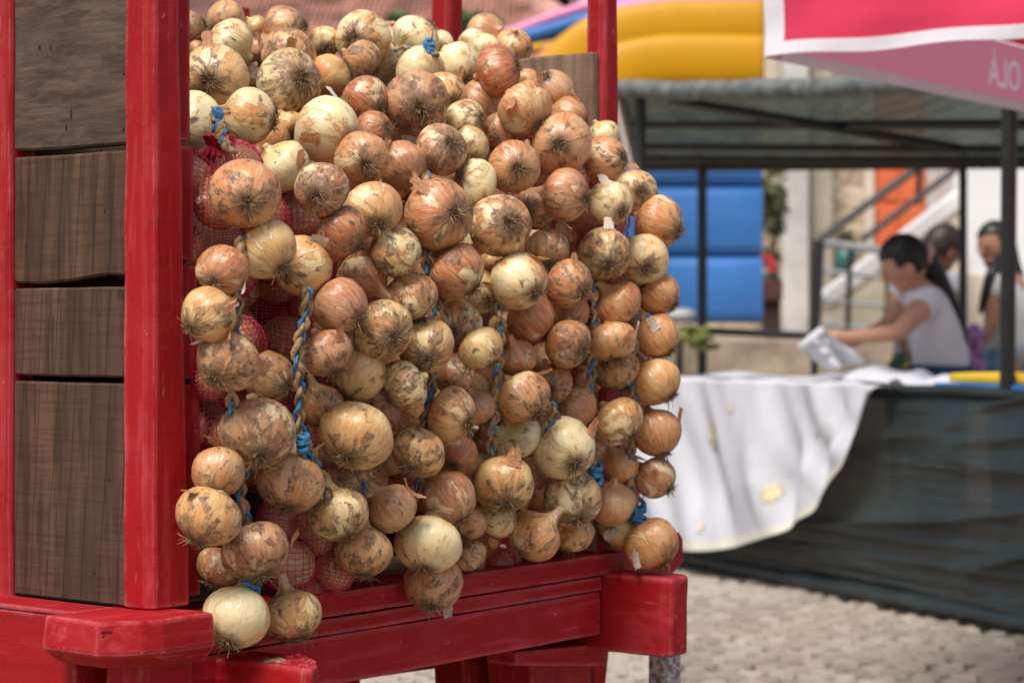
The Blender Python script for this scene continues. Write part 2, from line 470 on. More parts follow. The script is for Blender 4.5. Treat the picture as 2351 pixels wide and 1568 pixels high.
# ================================================================== SETTING
def ground():
    k = NT('sandy_ground')
    c = k.coord()
    col = k.mix(k.ramp(k.noise(c, 3.0, 6, 0.65), 0.3, 0.7), (0.22, 0.165, 0.115), (0.34, 0.27, 0.20))
    col = k.mix(k.math('MULTIPLY', k.ramp(k.noise(c, 1.1, 5, 0.7), 0.58, 0.68), 0.5), col, (0.10, 0.13, 0.05))
    k.bump(k.noise(c, 40, 4), 0.4, 0.01)
    k.out(col, 0.95, 0.2)
    mb = MB()
    mb.add([(-80, -40, -0.030), (80, -40, -0.030), (80, 160, -0.022), (-80, 160, -0.030)], [(0, 1, 2, 3)])
    tag(mb.build('ground', k.m), kind='structure')

    k = NT('cobblestone')
    c = k.coord()
    r = k.rnd()
    g = k.n('ShaderNodeNewGeometry').outputs['Position']
    a = k.mix(r, (0.235, 0.195, 0.15), (0.40, 0.35, 0.285))
    a = k.mix(k.math('MULTIPLY', k.ramp(k.noise(g, 2.6, 4), 0.42, 0.65), 0.6), a, (0.34, 0.275, 0.205))
    a = k.mix(k.math('MULTIPLY', k.ramp(k.noise(g, 45, 4, 0.7), 0.5, 0.7), 0.4), a, (0.22, 0.18, 0.15))
    a = k.mix(k.math('MULTIPLY', k.ramp(k.noise(g, 1.7, 5, 0.7), 0.6, 0.68), 0.5), a, (0.16, 0.17, 0.08))
    k.bump(k.noise(g, 60, 4), 0.5, 0.006)
    k.out(a, 0.8, 0.3)
    stone_mat = k.m
    # a few stone shapes shared by all cobbles
    shapes = []
    rr = random.Random(5)
    for i in range(10):
        me = bpy.data.meshes.new('cobblestone')
        vs, fs = [], []
        ring = [(rr.uniform(.84, 1.0) * a, rr.uniform(.84, 1.0) * b) for a, b in ((-1, -1), (0, -1.05), (1, -1), (1.05, 0), (1, 1), (0, 1.05), (-1, 1), (-1.05, 0))]
        for sc, z in ((1.0, -0.05), (1.0, -0.016), (0.84, 0.0)):
            vs += [(x * .0425 * sc, y * .0430 * sc, z + rr.uniform(-.002, .002)) for x, y in ring]
        for q in range(2):
            fs += [(q * 8 + j, q * 8 + (j + 1) % 8, q * 8 + 8 + (j + 1) % 8, q * 8 + 8 + j) for j in range(8)]
        vs.append((0, 0, 0.004))
        fs += [(16 + j, 16 + (j + 1) % 8, 24) for j in range(8)]
        me.from_pydata(vs, [], fs)
        me.materials.append(stone_mat)
        shapes.append(me)
    spots = []
    row = 0
    y = 4.6
    while y < 11.2:
        x = -1.6 + (row % 2) * 0.05
        while x < 3.4:
            px, py = x + rr.uniform(-.012, .012), y + 0.05 * math.sin(x * 1.9) + rr.uniform(-.012, .012)
            u, v = CU + FP * px / py, CV + FP * H / py
            seen = (1130 < u < 2370 and v < 1575 and v > 1290 and (u > 1540 or u < 1300))
            spots.append((0 if seen else 1, -v, px, py, rr.uniform(-.12, .12), rr.uniform(-.004, .004), rr.uniform(.84, 1.06), rr.uniform(.86, 1.08), rr.randrange(10), rr.choice((0, 1, 2, 3))))
            x += 0.107
        y += 0.101
        row += 1
    spots.sort(key=lambda q: (q[0], q[1]))
    pav = MB()
    pav.add([(-1.7, 4.5, -0.020), (3.5, 4.5, -0.020), (3.5, 11.3, -0.020), (-1.7, 11.3, -0.020)], [(0, 1, 2, 3)])
    km = plain('joint_sand', (0.085, 0.06, 0.04), 0.95, 0.4, 9)
    pv = tag(pav.build('cobbled_street', km), kind='structure')
    rest = MB()
    for i, (sn, _, px, py, rz, dz, sx, sy, si, qr) in enumerate(spots):
        a = rz + qr * math.pi / 2
        if i < 290 and sn == 0:
            o = bpy.data.objects.new('cobblestone', shapes[si])
            COL.objects.link(o)
            o.parent = pv
            o.location = (px, py, dz); o.rotation_euler = (rr.uniform(-.03, .03), rr.uniform(-.03, .03), a); o.scale = (sx, sy, 1)
        else:
            me = shapes[si]
            ca, sa = math.cos(a), math.sin(a)
            rest.add([(px + (p.co.x * ca - p.co.y * sa) * sx, py + (p.co.x * sa + p.co.y * ca) * sy, p.co.z + dz) for p in me.vertices],
                     [tuple(p.vertices) for p in me.polygons])
    tag(rest.build('cobblestones', stone_mat, pv), kind='stuff')
    # raised terrace behind the stall
    km = plain('terrace_stone', (0.36, 0.28, 0.20), 0.9, 0.35, 3.0, 0.2, 0.6)
    mb = MB()
    mb.hexa([(-14, 12.9, -0.02), (14, 12.9, -0.02), (14, 40, -0.02), (-14, 40, -0.02), (-14, 12.9, 0.93), (14, 12.9, 0.93), (14, 40, 0.93), (-14, 40, 0.93)])
    tag(mb.build('terrace_ground', km), kind='structure')


ground()


# ================================================================== CART
def cart():
    root = empty('wooden_cart', CP(0.5, -0.4, -H))
    tag(root, 'red painted wooden farm cart with brown plank side, loaded with onions', 'cart')
    rs, rn, rz = M['red_s'], M['red_n'], M['red_z']

    # --- left side: four brown planks set between posts
    def side_plank(lo, hi, mat, name='side_plank', n0=-1.45, n1=-0.032, t=0.024):
        mb = MB()
        ns = [n1 + (n0 - n1) * i / 24 for i in range(25)]
        vs, fs = [], []
        for i, n in enumerate(ns):
            a, b = lo(-n), hi(-n)
            vs += [CP(-0.012, n, a), CP(-0.012 + t, n, a), CP(-0.012 + t, n, b), CP(-0.012, n, b)]
        for i in range(24):
            for j in range(4):
                fs.append((i * 4 + j, i * 4 + (j + 1) % 4, i * 4 + 4 + (j + 1) % 4, i * 4 + 4 + j))
        fs += [(3, 2, 1, 0), (96, 97, 98, 99)]
        mb.add(vs, fs)
        o = mb.build(name, mat, root, bevel=0.003, seg=1, cut=0.06, rough=0.0016)
        return o
    wig = lambda q, a, b: 0.5 * a * noise.noise(Vector((q * 7, b, 0))) + a * 0.4 * noise.noise(Vector((q * 25, b + 4, 0)))
    e1 = lambda q: 0.2345 + 0.012 * (q - 0.03) + wig(q, 0.004, 1)
    o = side_plank(e1, lambda q: 0.455, M['wood_top'])
    o['label'] = 'grey weathered upper plank with a knot'
    side_plank(lambda q: 0.0585 + wig(q, 0.005, 3) + 0.011 * max(0, 1 - abs(q - 0.07) / 0.10), lambda q: e1(q) - 0.006 - 0.002, M['wood_n'])
    side_plank(lambda q: -0.066 + wig(q, 0.003, 6), lambda q: 0.051 + wig(q, 0.003, 5) , M['wood_n'])
    side_plank(lambda q: -0.362, lambda q: -0.0735 + wig(q, 0.0025, 6), M['wood_n'])
    # knots and splits in the side planks
    for u, v, w_, h_ in ((163, 262, 5, 20), (152, 292, 3, 12), (90, 108, 4, 7), (283, 297, 5, 6), (240, 482, 4, 8), (228, 720, 5, 10), (105, 1180, 3, 6), (215, 1310, 9, 14), (284, 168, 7, 4), (250, 1100, 3, 9), (60, 560, 3, 10)):
        kk = (u - CU) / FP
        n_ = None
        s_ = -0.0125
        Yk = (s_ + D_.x * C0.x + D_.y * C0.y) / (D_.x * kk + D_.y)
        p = W(u, v, Yk)
        MB().ball(p, .0008, w_ * Yk / FP * .7, h_ * Yk / FP * .7, 10, 8, Matrix.Rotation(math.atan2(D_.y, D_.x), 3, 'Z'), .5, u).build('knot', M['dark'], root)
    # painted ends of the planks, standing in the mouth of the cart beside the post
    for z0, z1, sw in ((0.242, 0.455, 0.060), (0.086, 0.238, 0.067), (-0.070, 0.081, 0.073), (-0.355, -0.074, 0.079)):
        mb = MB().cbox(0.016, sw + 0.012, -0.05, -0.012, z0 + .001, z1 - .001)
        mb.build('plank_end', rz, root, bevel=0.004, cut=0.04, rough=0.0012)
    # --- corner post, hewn with two chamfers, wider at the foot
    def post(s0, n0, z0, z1, w, d, wt, dt, ch, name='post', label=None, flip=1):
        mb = MB()
        rows = 18
        vs, fs = [], []
        for i in range(rows + 1):
            t = i / rows
            ww, dd, c = w + (wt - w) * t, d + (dt - d) * t, ch
            s1, n1 = s0 + ww * flip, n0
            sa = s0
            pts = [(sa, n1 - c * 0.9), (sa + c * 0.8 * flip, n1), (s1 - 0.004 * flip, n1), (s1, n1 - 0.004), (s1, n1 - dd), (sa, n1 - dd)]
            z = z0 + (z1 - z0) * t
            j = 0.0022
            vs += [CP(p[0] + j * noise.noise(Vector((t * 9, q * 3.1, s0 * 9))), p[1] + j * noise.noise(Vector((t * 9, q * 3.1, 7 + s0 * 5))), z) for q, p in enumerate(pts)]
        m = len(pts)
        for i in range(rows):
            for j in range(m):
                fs.append((i * m + j, i * m + (j + 1) % m, i * m + m + (j + 1) % m, i * m + m + j))
        fs += [tuple(reversed(range(m))), tuple(range(rows * m, rows * m + m))]
        mb.add(vs, fs)
        o = mb.build(name, rz, root, bevel=0.0025, seg=1)
        if label: o['label'] = label
        return o
    post(-0.0165, 0.006, -0.362, 0.52, 0.072, 0.052, 0.050, 0.046, 0.012, 'corner_post')
    post(1.016, -0.012, -0.372, 0.64, 0.056, 0.042, 0.040, 0.034, 0.008, 'corner_post')
    post(-0.026, -0.262, -0.37, 0.52, 0.05, 0.05, 0.05, 0.05, 0.010, 'side_post')
    post(-0.03, -0.85, -0.37, 0.52, 0.05, 0.05, 0.05, 0.05, 0.010, 'side_post')
    post(1.02, -0.345, -0.37, 0.80, 0.045, 0.045, 0.04, 0.04, 0.008, 'side_post')
    post(1.02, -0.86, -0.37, 0.605, 0.045, 0.045, 0.04, 0.04, 0.008, 'side_post')
    # --- right side boards, seen from inside
    for z0, z1 in ((0.235, 0.452), (0.03, 0.23), (-0.17, 0.025), (-0.37, -0.175)):
        mb = MB().cbox(0.996, 1.014, -1.45, -0.020, z0, z1)
        o = mb.build('side_board', M['wood_end'], root, bevel=0.004, cut=0.05, rough=0.003)
    hd = MB()
    p = CP(0.9975, -0.06, 0.40)
    hd.ball(p, 0.004, 0.004, 0.004, 10, 6)
    hd.build('nail_head', M['dark'], root, smooth=True)
    # head end of the cart
    for i in range(3):
        MB().cbox(0.0, 0.972, -1.47, -1.452, -0.37 + i * 0.2, -0.175 + i * 0.2).build('head_board', M['wood_n'], root, bevel=0.004)
    # --- bed boards
    for i in range(7):
        a = -0.085 - i * 0.195
        MB().cbox(-0.02, 0.985, a - 0.19, a, -0.392, -0.372 - 0.002 * (i % 2)).build('bed_board', M['wood_end'], root, bevel=0.003)
    # --- tail end sill of three boards
    MB().cbox(0.032, 1.055, -0.085, 0.006, -0.4065, -0.372).build('sill_board', rs, root, bevel=0.006, cut=0.05, rough=0.0018)
    MB().cbox(0.034, 0.988, -0.08, 0.003, -0.431, -0.4085).build('sill_board', rs, root, bevel=0.003, cut=0.05, rough=0.0014)
    MB().cbox(0.034, 0.988, -0.08, 0.000, -0.503, -0.433).build('sill_board', rs, root, bevel=0.004, cut=0.05, rough=0.0018)
    # --- left end cap: thick block under the corner post with hewn corners
    def sn(*q):
        return [(CP(s, n, 0).x, CP(s, n, 0).y) for s, n in q]
    top = [(-0.128, -0.075), (-0.128, 0.028), (-0.088, 0.066), (-0.060, 0.076), (0.030, 0.076), (0.030, -0.075)]
    bot = [(-0.105, -0.07), (-0.105, 0.012), (-0.07, 0.045), (-0.045, 0.054), (0.030, 0.060), (0.030, -0.07)]
    mb = MB()
    zt, zm, zb = -0.363, -0.405, -0.424
    vs = [CP(s, n, zb) for s, n in bot] + [CP(s, n, zm) for s, n in top] + [CP(s * 0.97, n * 0.96, zt) for s, n in top]
    fs = [tuple(range(5, -1, -1)), tuple(range(12, 18))]
    for q in range(2):
        fs += [(q * 6 + j, q * 6 + (j + 1) % 6, q * 6 + 6 + (j + 1) % 6, q * 6 + 6 + j) for j in range(6)]
    mb.add(vs, fs)
    o = mb.build('end_cap', rs, root, bevel=0.005, cut=0.03, rough=0.0022)
    rt = [(1.0, -0.125), (1.29, -0.125), (1.29, -0.045), (1.265, -0.018), (1.0, -0.018)]
    mb = MB()
    vs = [CP(s - (.03 if s > 1.1 else 0), n, -0.425) for s, n in rt] + [CP(s, n, -0.408) for s, n in rt] + [CP(s, n, -0.368) for s, n in rt] + [CP(s - (.012 if s > 1.1 else 0), n * .98, -0.356) for s, n in rt]
    fs = [tuple(range(4, -1, -1)), tuple(range(15, 20))]
    for q in range(3):
        fs += [(q * 5 + j, q * 5 + (j + 1) % 5, q * 5 + 5 + (j + 1) % 5, q * 5 + 5 + j) for j in range(5)]
    mb.add(vs, fs)
    mb.build('end_cap', rs, root, bevel=0.004, cut=0.04, rough=0.002)
    # left side sill, one long beam running away under the planks
    mb = MB()
    mb.cbox(-0.085, -0.016, -1.5, -0.06, -0.374 + 0.006, -0.362).cbox(-0.083, -0.014, -1.5, -0.06, -0.52, -0.3685)
    mb.build('side_sill', rn, root, bevel=0.007, cut=0.06, rough=0.002)
    MB().cbox(1.00, 1.07, -1.5, -0.31, -0.51, -0.41).build('side_sill', rn, root, bevel=0.007, cut=0.08, rough=0.002)
    MB().cbox(-0.06, 0.03, -0.03, 0.035, -0.56, -0.425).build('bracket', rz, root, bevel=0.005, rough=0.001)

    # --- ends of the two bed beams sticking out past the sill
    def beam_end(s0, s1, n0, n1, z0, z1, ch, name, mat):
        poly = sn((s0, n0), (s1, n0), (s1, n1 - ch), (s1 - ch * 0.85, n1), (s0, n1))
        return MB().prism(poly, H + z0, H + z1).build(name, mat, root, bevel=0.008, cut=0.022, rough=0.0026, seg=3)
    k = red_paint('red_paint_broken', (1.0, 1.0, 1.0), 1.0)
    poly = sn((0.104, -0.3), (0.104, 0.158), (0.114, 0.166), (0.142, 0.150), (0.188, 0.09), (0.188, -0.3))
    o = MB().prism(poly, H - 0.60, H - 0.437).build('bed_beam', rn, root, bevel=0.008, cut=0.022, rough=0.0026, seg=3)
    o['label'] = 'beam end with broken, flaking corner'
    # broken corner: chipped lumps of paint and bare wood
    mb = MB()
    rr = random.Random(3)
    for i in range(260):
        if i % 2:
            s, z = rr.uniform(0.112, 0.188), rr.uniform(-0.60, -0.436)
            n = (0.166 - (s - 0.114) * .57 if s < .142 else 0.150 - (s - .142) * 1.3) - 0.0055
        else:
            s, z, n = rr.uniform(0.108, 0.187), -0.4385, rr.uniform(0.06, 0.162)
            if n > (0.164 - (s - 0.114) * .57 if s < .142 else 0.148 - (s - .142) * 1.3) or n + s * .5 < .145: continue
            z += rr.uniform(-.003, .001)
        mb.ball(CP(s, n, z), rr.uniform(.003, .007), rr.uniform(.003, .006), rr.uniform(.0025, .005), 7, 5, None, 0.5, rr.random() * 9)
    flk = NT('flaking_paint')
    g = flk.coord()
    c2 = flk.mix(flk.ramp(flk.noise(g, 60, 5, 0.7), 0.4, 0.6), (0.30, 0.008, 0.014), (0.42, 0.05, 0.065))
    c2 = flk.mix(flk.ramp(flk.noise(g, 90, 4, 0.7), 0.60, 0.66), c2, (0.03, 0.012, 0.012))
    flk.bump(flk.noise(g, 120, 4), 0.8, 0.004)
    flk.out(c2, 0.6, 0.3)
    mb.build('flaked_corner', flk.m, root, smooth=False)
    mb = MB().ball(CP(0.128, 0.085, -0.4375), 0.018, 0.016, 0.0045, 14, 6, None, 0.5, 2)
    mb.build('bare_wood_patch', plain('bare_wood', (0.36, 0.25, 0.15), 0.9, 0.5, 90, 0.2, 0.8), root)
    poly = sn((0.996, -0.3), (0.996, 0.118), (1.006, 0.130), (1.050, 0.130), (1.074, 0.112), (1.074, -0.3))
    MB().prism(poly, H - 0.532, H - 0.404).build('bed_beam', rn, root, bevel=0.010, cut=0.022, rough=0.0026, seg=3)
    # --- parts under the bed
    MB().cbox(0.28, 0.72, -0.62, -0.5, -0.80, -0.66).build('axle_block', rs, root, bevel=0.01, rough=0.002)
    MB().cbox(0.25, 0.34, -0.40, -0.34, -0.75, -0.51).build('under_strut', rz, root, bevel=0.006, rough=0.001)
    MB().cbox(0.42, 0.51, -0.34, -0.30, -0.80, -0.505).build('under_strut', rz, root, bevel=0.006, rough=0.001)
    mb = MB()
    mb.hexa([CP(0.93, -0.09, -0.8), CP(1.10, -0.09, -0.8), CP(1.10, -0.17, -0.8), CP(0.93, -0.17, -0.8),
             CP(0.90, -0.075, -0.522), CP(1.13, -0.075, -0.522), CP(1.13, -0.17, -0.522), CP(0.90, -0.17, -0.522)])
    mb.build('under_leg', rz, root, bevel=0.006, rough=0.0015)
    mb = MB()
    mb.hexa([CP(0.80, -0.03, -0.535), CP(1.05, -0.03, -0.565), CP(1.05, -0.09, -0.565), CP(0.80, -0.09, -0.535),
             CP(0.80, -0.03, -0.512), CP(1.05, -0.03, -0.527), CP(1.05, -0.09, -0.527), CP(0.80, -0.09, -0.512)])
    mb.build('wedge_block', rs, root, bevel=0.005, rough=0.0015)
    # two wheels with spokes and iron tyre, on the axle
    for s in (0.90, 0.30):
        n, zc, R = -0.60, -0.62 - 0.0, 0.40
        zc = -H + R
        wm = MB()
        m = 40
        for (ra, rb) in ((R - 0.075, R - 0.012),):
            vs, fs = [], []
            for i in range(m):
                a = 2 * math.pi * i / m
                for r_, ss in ((ra, s), (rb, s), (rb, s + 0.06), (ra, s + 0.06)):
                    vs.append(CP(ss, n + r_ * math.cos(a), zc + r_ * math.sin(a)))
            for i in range(m):
                for j in range(4):
                    i2 = (i + 1) % m
                    fs.append((i * 4 + j, i * 4 + (j + 1) % 4, i2 * 4 + (j + 1) % 4, i2 * 4 + j))
            wm.add(vs, fs)
        w = wm.build('wheel', rz, root)
        ty = MB()
        vs, fs = [], []
        for i in range(m):
            a = 2 * math.pi * i / m
            for r_, ss in ((R - 0.011, s - .002), (R, s - .002), (R, s + 0.062), (R - 0.011, s + 0.062)):
                vs.append(CP(ss, n + r_ * math.cos(a), zc + r_ * math.sin(a)))
        for i in range(m):
            for j in range(4):
                i2 = (i + 1) % m
                fs.append((i * 4 + j, i * 4 + (j + 1) % 4, i2 * 4 + (j + 1) % 4, i2 * 4 + j))
        ty.add(vs, fs).build('tyre', rz, w)
        for i in range(8):
            a = 2 * math.pi * i / 8 + 0.2
            MB().tube([CP(s + .03, n + 0.05 * math.cos(a), zc + 0.05 * math.sin(a)), CP(s + .03, n + (R - .07) * math.cos(a), zc + (R - .07) * math.sin(a))], 0.02, 8).build('spoke', rz, w)
        MB().tube([CP(s - .04, n, zc), CP(s + .10, n, zc)], 0.07, 16).build('hub', rz, w)
    MB().tube([CP(0.2, -0.56, -H + 0.40), CP(0.9, -0.56, -H + 0.40)], 0.03, 10).build('axle', rs, root)
    MB().cbox(0.36, 0.70, -0.6, -0.52, -H + 0.43, -0.67).build('axle_bolster', rs, root, bevel=0.008)
    # burlap sacks added inside the cart to darken the gaps between planks
    bs = MB()
    for i, (s, n, z) in enumerate(((.21, -.42, -.2), (.5, -.45, -.2), (.76, -.42, -.2), (.21, -.8, -.2), (.55, -.85, -.2), (.21, -.42, .06), (.5, -.5, .06), (.74, -.45, .0), (.21, -.82, .06), (.6, -.85, .05), (.21, -.45, .24))):
        bs.ball(CP(s, n, z), .185, .2, .16, 18, 12, Matrix.Rotation(math.atan2(D_.y, D_.x), 3, 'Z'), .12, i * 2.3)
    o = bs.build('filler_sacks', plain('filler', (.085, .055, .032), .95, .3, 30, .1, .5), None, smooth=True, origin=CP(.5, -.6, -.36))
    tag(o, 'dark burlap sacks added behind the brown planks to darken the gaps, barely seen', 'sacks', None, 'stuff')
    # --- granite prop under the right beam end
    k = NT('speckled_granite')
    c = k.coord()
    cc = k.mix(k.ramp(k.noise(c, 90, 4, 0.7), 0.42, 0.58), (0.16, 0.13, 0.12), (0.45, 0.42, 0.40))
    k.out(cc, 0.85, 0.25)
    gp = MB()
    gp.cbox(1.20, 1.25, -0.05, -0.012, -H, -0.427)
    o = gp.build('stone_prop', k.m, None, bevel=0.006, cut=0.06, rough=0.004, origin=CP(1.18, -0.05, -H))
    tag(o, 'speckled grey stone prop under the right beam of the red cart', 'prop')


M['iron'] = plain('dark_iron', (0.02, 0.02, 0.022), 0.45, 0.3, 20, 0.5)
cart()

# ================================================================== ONIONS
# u, v, radius, root u, root v, tone (0 cream 1 golden 2 tan 3 copper), soil 0..3, layer, flag (f root in view, h root hidden, n long neck), string (0 = heap on top)
ON = [
 (439,65,37,472,52,2.2,3,1,'f',0),(518,44,42,500,20,1.3,2,2,'h',0),(526,102,56,478,70,1,1.6,0,'h',0),(493,180,70,479,186,1.1,2,0,'f',0),
 (440,283,66,400,280,0.1,1,1,'n',0),(572,267,60,628,282,1.2,1.2,0,'f',0),(666,191,71,692,180,0.6,3,0,'f',0),(752,300,70,804,325,0.1,0,0,'f',0),
 (647,385,61,690,440,0.0,1.5,1,'h',0),(600,110,34,587,80,1.8,2.4,2,'f',0),(663,125,60,672,76,2,3,1,'h',0),(655,68,50,706,58,1.8,2.3,1,'f',0),
 (585,63,26,600,80,1,1,2,'h',0),(745,98,35,748,110,0.9,1,1,'f',0),(832,90,60,812,88,0.9,2,0,'f',0),(757,175,48,790,150,1.2,1.4,1,'h',0),
 (828,145,50,874,172,2,3,0,'f',0),(866,140,50,880,110,0.1,0.6,1,'h',0),(839,230,52,872,252,2.8,2,0,'f',0),(954,239,70,964,250,1.6,3,0,'f',0),
 (1018,220,50,1041,234,1.2,1.3,1,'f',0),(957,90,53,990,60,0.2,1.6,1,'h',0),(1012,98,28,1020,80,0,0,2,'h',0),(964,163,56,930,140,0,0.9,1,'h',0),
 (1050,150,48,1074,183,0,0.7,1,'f',0),(1112,116,36,1130,95,0.2,0.8,2,'h',0),(1144,163,56,1188,150,2.9,1.4,0,'f',0),(1102,232,48,1070,210,2,2.2,1,'h',0),
 (1070,278,46,1106,273,1.1,2,1,'f',0),(1154,302,43,1150,270,2,3,1,'h',0),(1206,252,60,1239,284,1.4,0,0,'f',0),(1014,343,55,1036,328,2,3,0,'f',0),
 (1083,333,40,1110,318,0.9,2,1,'h',0),(922,378,52,895,350,2.9,2,1,'h',0),(860,300,42,890,292,2.7,2,1,'f',0),(832,365,57,840,377,1.4,1.5,0,'f',0),
 (1267,210,47,1251,180,2.5,0,1,'f',0),(1214,188,30,1230,170,2,0.5,2,'h',0),(1307,266,40,1345,280,2.6,1,1,'f',0),(1289,331,66,1285,334,1.4,1.2,0,'f',0),
 (1384,312,37,1400,340,0,1.4,1,'h',0),(1390,367,49,1430,363,1.9,2,0,'f',0),(1180,384,55,1190,387,2.0,0.8,0,'f',0),(452,114,22,470,100,2.2,1,2,'h',0),
 (582,178,24,570,190,2,0.5,2,'h',0),(664,290,34,676,312,1,2.2,2,'f',0),(1085,97,30,1090,80,0.3,0.8,2,'h',0),(925,40,1,925,40,0,0,2,'x',0),
 # strings hanging from the heap, first one beside the corner post
 (564,446,75,568,465,2.1,2.2,0,'f',1),(510,622,55,490,646,2.3,1,0,'f',1),(477,722,60,437,751,1.2,2,0,'f',1),(522,831,69,492,868,1.8,3,0,'f',1),
 (501,1085,57,492,1128,1.4,1.6,0,'f',1),(478,1186,72,450,1242,1.1,2.7,0,'f',1),(502,1302,48,478,1345,2.8,1.4,1,'f',1),(587,1266,73,604,1322,1.9,3,0,'f',1),
 (542,1417,73,525,1473,0.1,0.2,0,'nf',1),(672,1415,63,692,1478,0.6,2.2,0,'nf',1),
 (615,575,65,649,613,0.6,0.2,0,'f',2),(693,611,65,655,617,1.0,1.4,1,'f',2),(620,866,54,662,886,1.0,2.2,1,'f',2),(591,996,81,597,1048,1.6,3,0,'nf',2),
 (666,1110,71,658,1166,1.5,2.2,0,'nf',2),(677,1196,42,690,1230,1.9,3,2,'h',2),(737,436,57,724,448,2.1,3,0,'f',2),
 (783,534,57,822,566,2.8,3,0,'f',3),(782,702,58,827,730,2.6,1.2,0,'f',3),(750,811,58,775,857,2.7,3,0,'f',3),(738,933,48,760,985,1.6,2.5,1,'h',3),
 (816,1002,80,797,1050,0.7,1.3,0,'f',3),(792,1112,53,770,1075,2,2.5,1,'h',3),(777,1182,66,800,1240,1.1,2.5,0,'nf',3),(834,1268,62,835,1330,1.9,3,0,'nf',3),
 (860,481,60,872,516,1.4,1.2,0,'f',4),(908,578,56,935,615,1.1,3,0,'h',4),(830,638,60,790,610,2.6,2,1,'nh',4),(880,757,65,904,776,1.1,3,0,'f',4),
 (820,858,62,797,914,1.0,1.5,1,'f',4),(927,886,56,884,908,1.0,3,0,'f',4),(890,965,48,915,1010,2.8,1.4,2,'nh',4),(960,1040,58,942,1074,1.0,3,0,'f',4),
 (900,1168,57,935,1205,2,1.4,0,'nh',4),(982,1250,72,974,1305,0.1,0.3,0,'nf',4),(994,1339,62,990,1392,2.0,2.3,0,'f',4),
 (1009,492,77,1046,488,2,2.0,0,'f',5),(1089,420,50,1056,410,0.1,1.4,1,'f',5),(1080,558,36,1060,575,1,1,2,'f',5),(1049,625,62,1094,666,2.4,2,0,'f',5),
 (1100,670,48,1122,690,1.1,1,1,'f',5),(944,682,58,958,730,2,3,0,'h',5),(978,793,60,982,824,1.0,2.2,0,'f',5),(1050,747,52,1042,764,0.8,2.5,1,'f',5),
 (1042,857,46,1062,890,2,3,1,'h',5),(1037,952,59,1076,971,1.8,2,0,'f',5),(1095,935,42,1110,965,2.6,0.2,1,'h',5),(1049,1040,42,1040,1070,2.8,0.8,1,'f',5),
 (1030,1147,61,1060,1194,2.8,1.1,0,'f',5),(1080,1078,34,1098,1100,2,1,2,'h',5),(1072,1200,43,1062,1233,1.8,1.3,1,'f',5),(1077,1275,38,1090,1305,1.6,2.5,1,'h',5),
 (1150,518,67,1172,508,1.8,3,0,'f',6),(1225,481,45,1212,490,2.7,2.2,1,'f',6),(1191,646,62,1227,673,1.2,1.1,0,'f',6),(1105,800,48,1134,838,0.5,1.2,0,'f',6),
 (1219,733,51,1250,770,2.7,0.2,1,'h',6),(1187,822,42,1198,850,2.8,1.5,1,'h',6),(1202,913,60,1234,951,2.4,2.3,0,'f',6),(1190,1003,50,1210,1035,0.1,1,1,'nh',6),
 (1156,1112,66,1161,1158,1.1,2.1,0,'nf',6),(1144,1193,44,1130,1225,1.2,2.3,1,'h',6),(1220,1087,38,1235,1115,2,1,2,'h',6),(1226,1232,57,1182,1277,1.7,2.3,0,'nf',6),
 (1300,448,58,1346,455,2.1,2.2,0,'nf',7),(1257,577,47,1260,610,1.5,2.4,1,'f',7),(1307,653,52,1340,670,2.3,3,0,'f',7),(1312,716,38,1320,690,2.8,1,1,'h',7),
 (1305,790,53,1339,805,2,3,0,'f',7),(1267,882,43,1264,895,2.6,2.8,1,'f',7),(1322,937,47,1350,970,2.1,0.2,1,'h',7),(1294,1028,68,1320,1066,0.1,0.9,0,'f',7),
 (1314,1146,63,1326,1192,0.8,3,0,'f',7),(1315,1222,44,1300,1258,2,2.3,1,'h',7),(1385,1052,36,1400,1080,2.8,1,2,'h',7),
 (1402,467,48,1427,486,0.4,0.4,0,'f',8),(1387,584,57,1397,609,1.0,3,0,'f',8),(1422,698,50,1452,728,2.5,1.6,0,'nh',8),(1405,784,52,1414,828,1.4,1.2,0,'f',8),
 (1414,850,51,1430,890,2,3,1,'h',8),(1420,968,57,1453,1006,1.6,1.8,0,'f',8),(1425,1072,40,1440,1105,2,0.8,1,'h',8),(1402,1155,51,1395,1200,1.7,0.2,1,'h',8),(1420,1210,49,1390,1238,1.0,1.6,1,'h',8),
 (1459,442,49,1473,440,0.5,1.7,1,'f',9),(1512,513,57,1557,534,1.9,2,0,'f',9),(1477,597,54,1484,616,0.3,1.1,0,'f',9),(1515,676,47,1553,704,2,0.5,0,'f',9),
 (1509,772,47,1538,808,2,0.1,0,'f',9),(1508,876,56,1546,918,1.5,0.6,0,'nf',9),(1507,993,53,1524,1043,2.3,0.6,0,'f',9),(1505,1097,46,1538,1124,2.5,0.5,0,'f',9),
 (1496,1250,61,1526,1294,1.6,1.3,0,'nf',9),
 # dim ones further in, filling the hollows
 (700,520,36,720,540,2.4,1,3,'h',2),(960,440,34,980,450,2,2,3,'h',4),(1130,600,30,1140,620,2,1,3,'h',5),(1260,690,34,1280,700,2.4,1,3,'h',6),
 (850,930,32,860,950,2.2,2,3,'h',3),(1010,1010,32,1020,1030,2,1,3,'h',4),(1370,720,36,1380,740,2.3,1,3,'h',7),(1350,870,36,1360,890,2,1.5,3,'h',7),
 (1460,960,34,1470,980,2.2,1,3,'h',8),(1120,1010,32,1130,1030,2,1,3,'h',5),(1240,1150,34,1250,1170,2,1,3,'h',6),(940,1120,30,950,1140,2,1,3,'h',4),
 (1470,690,32,1480,700,2.4,1,3,'h',8),(880,660,28,890,670,2,1,3,'h',4),
]
ON = [o for o in ON if 'x' not in o[8]]
ON = [(o[0], o[1], o[2] * 1.11) + o[3:] for o in ON]
fr = random.Random(19)
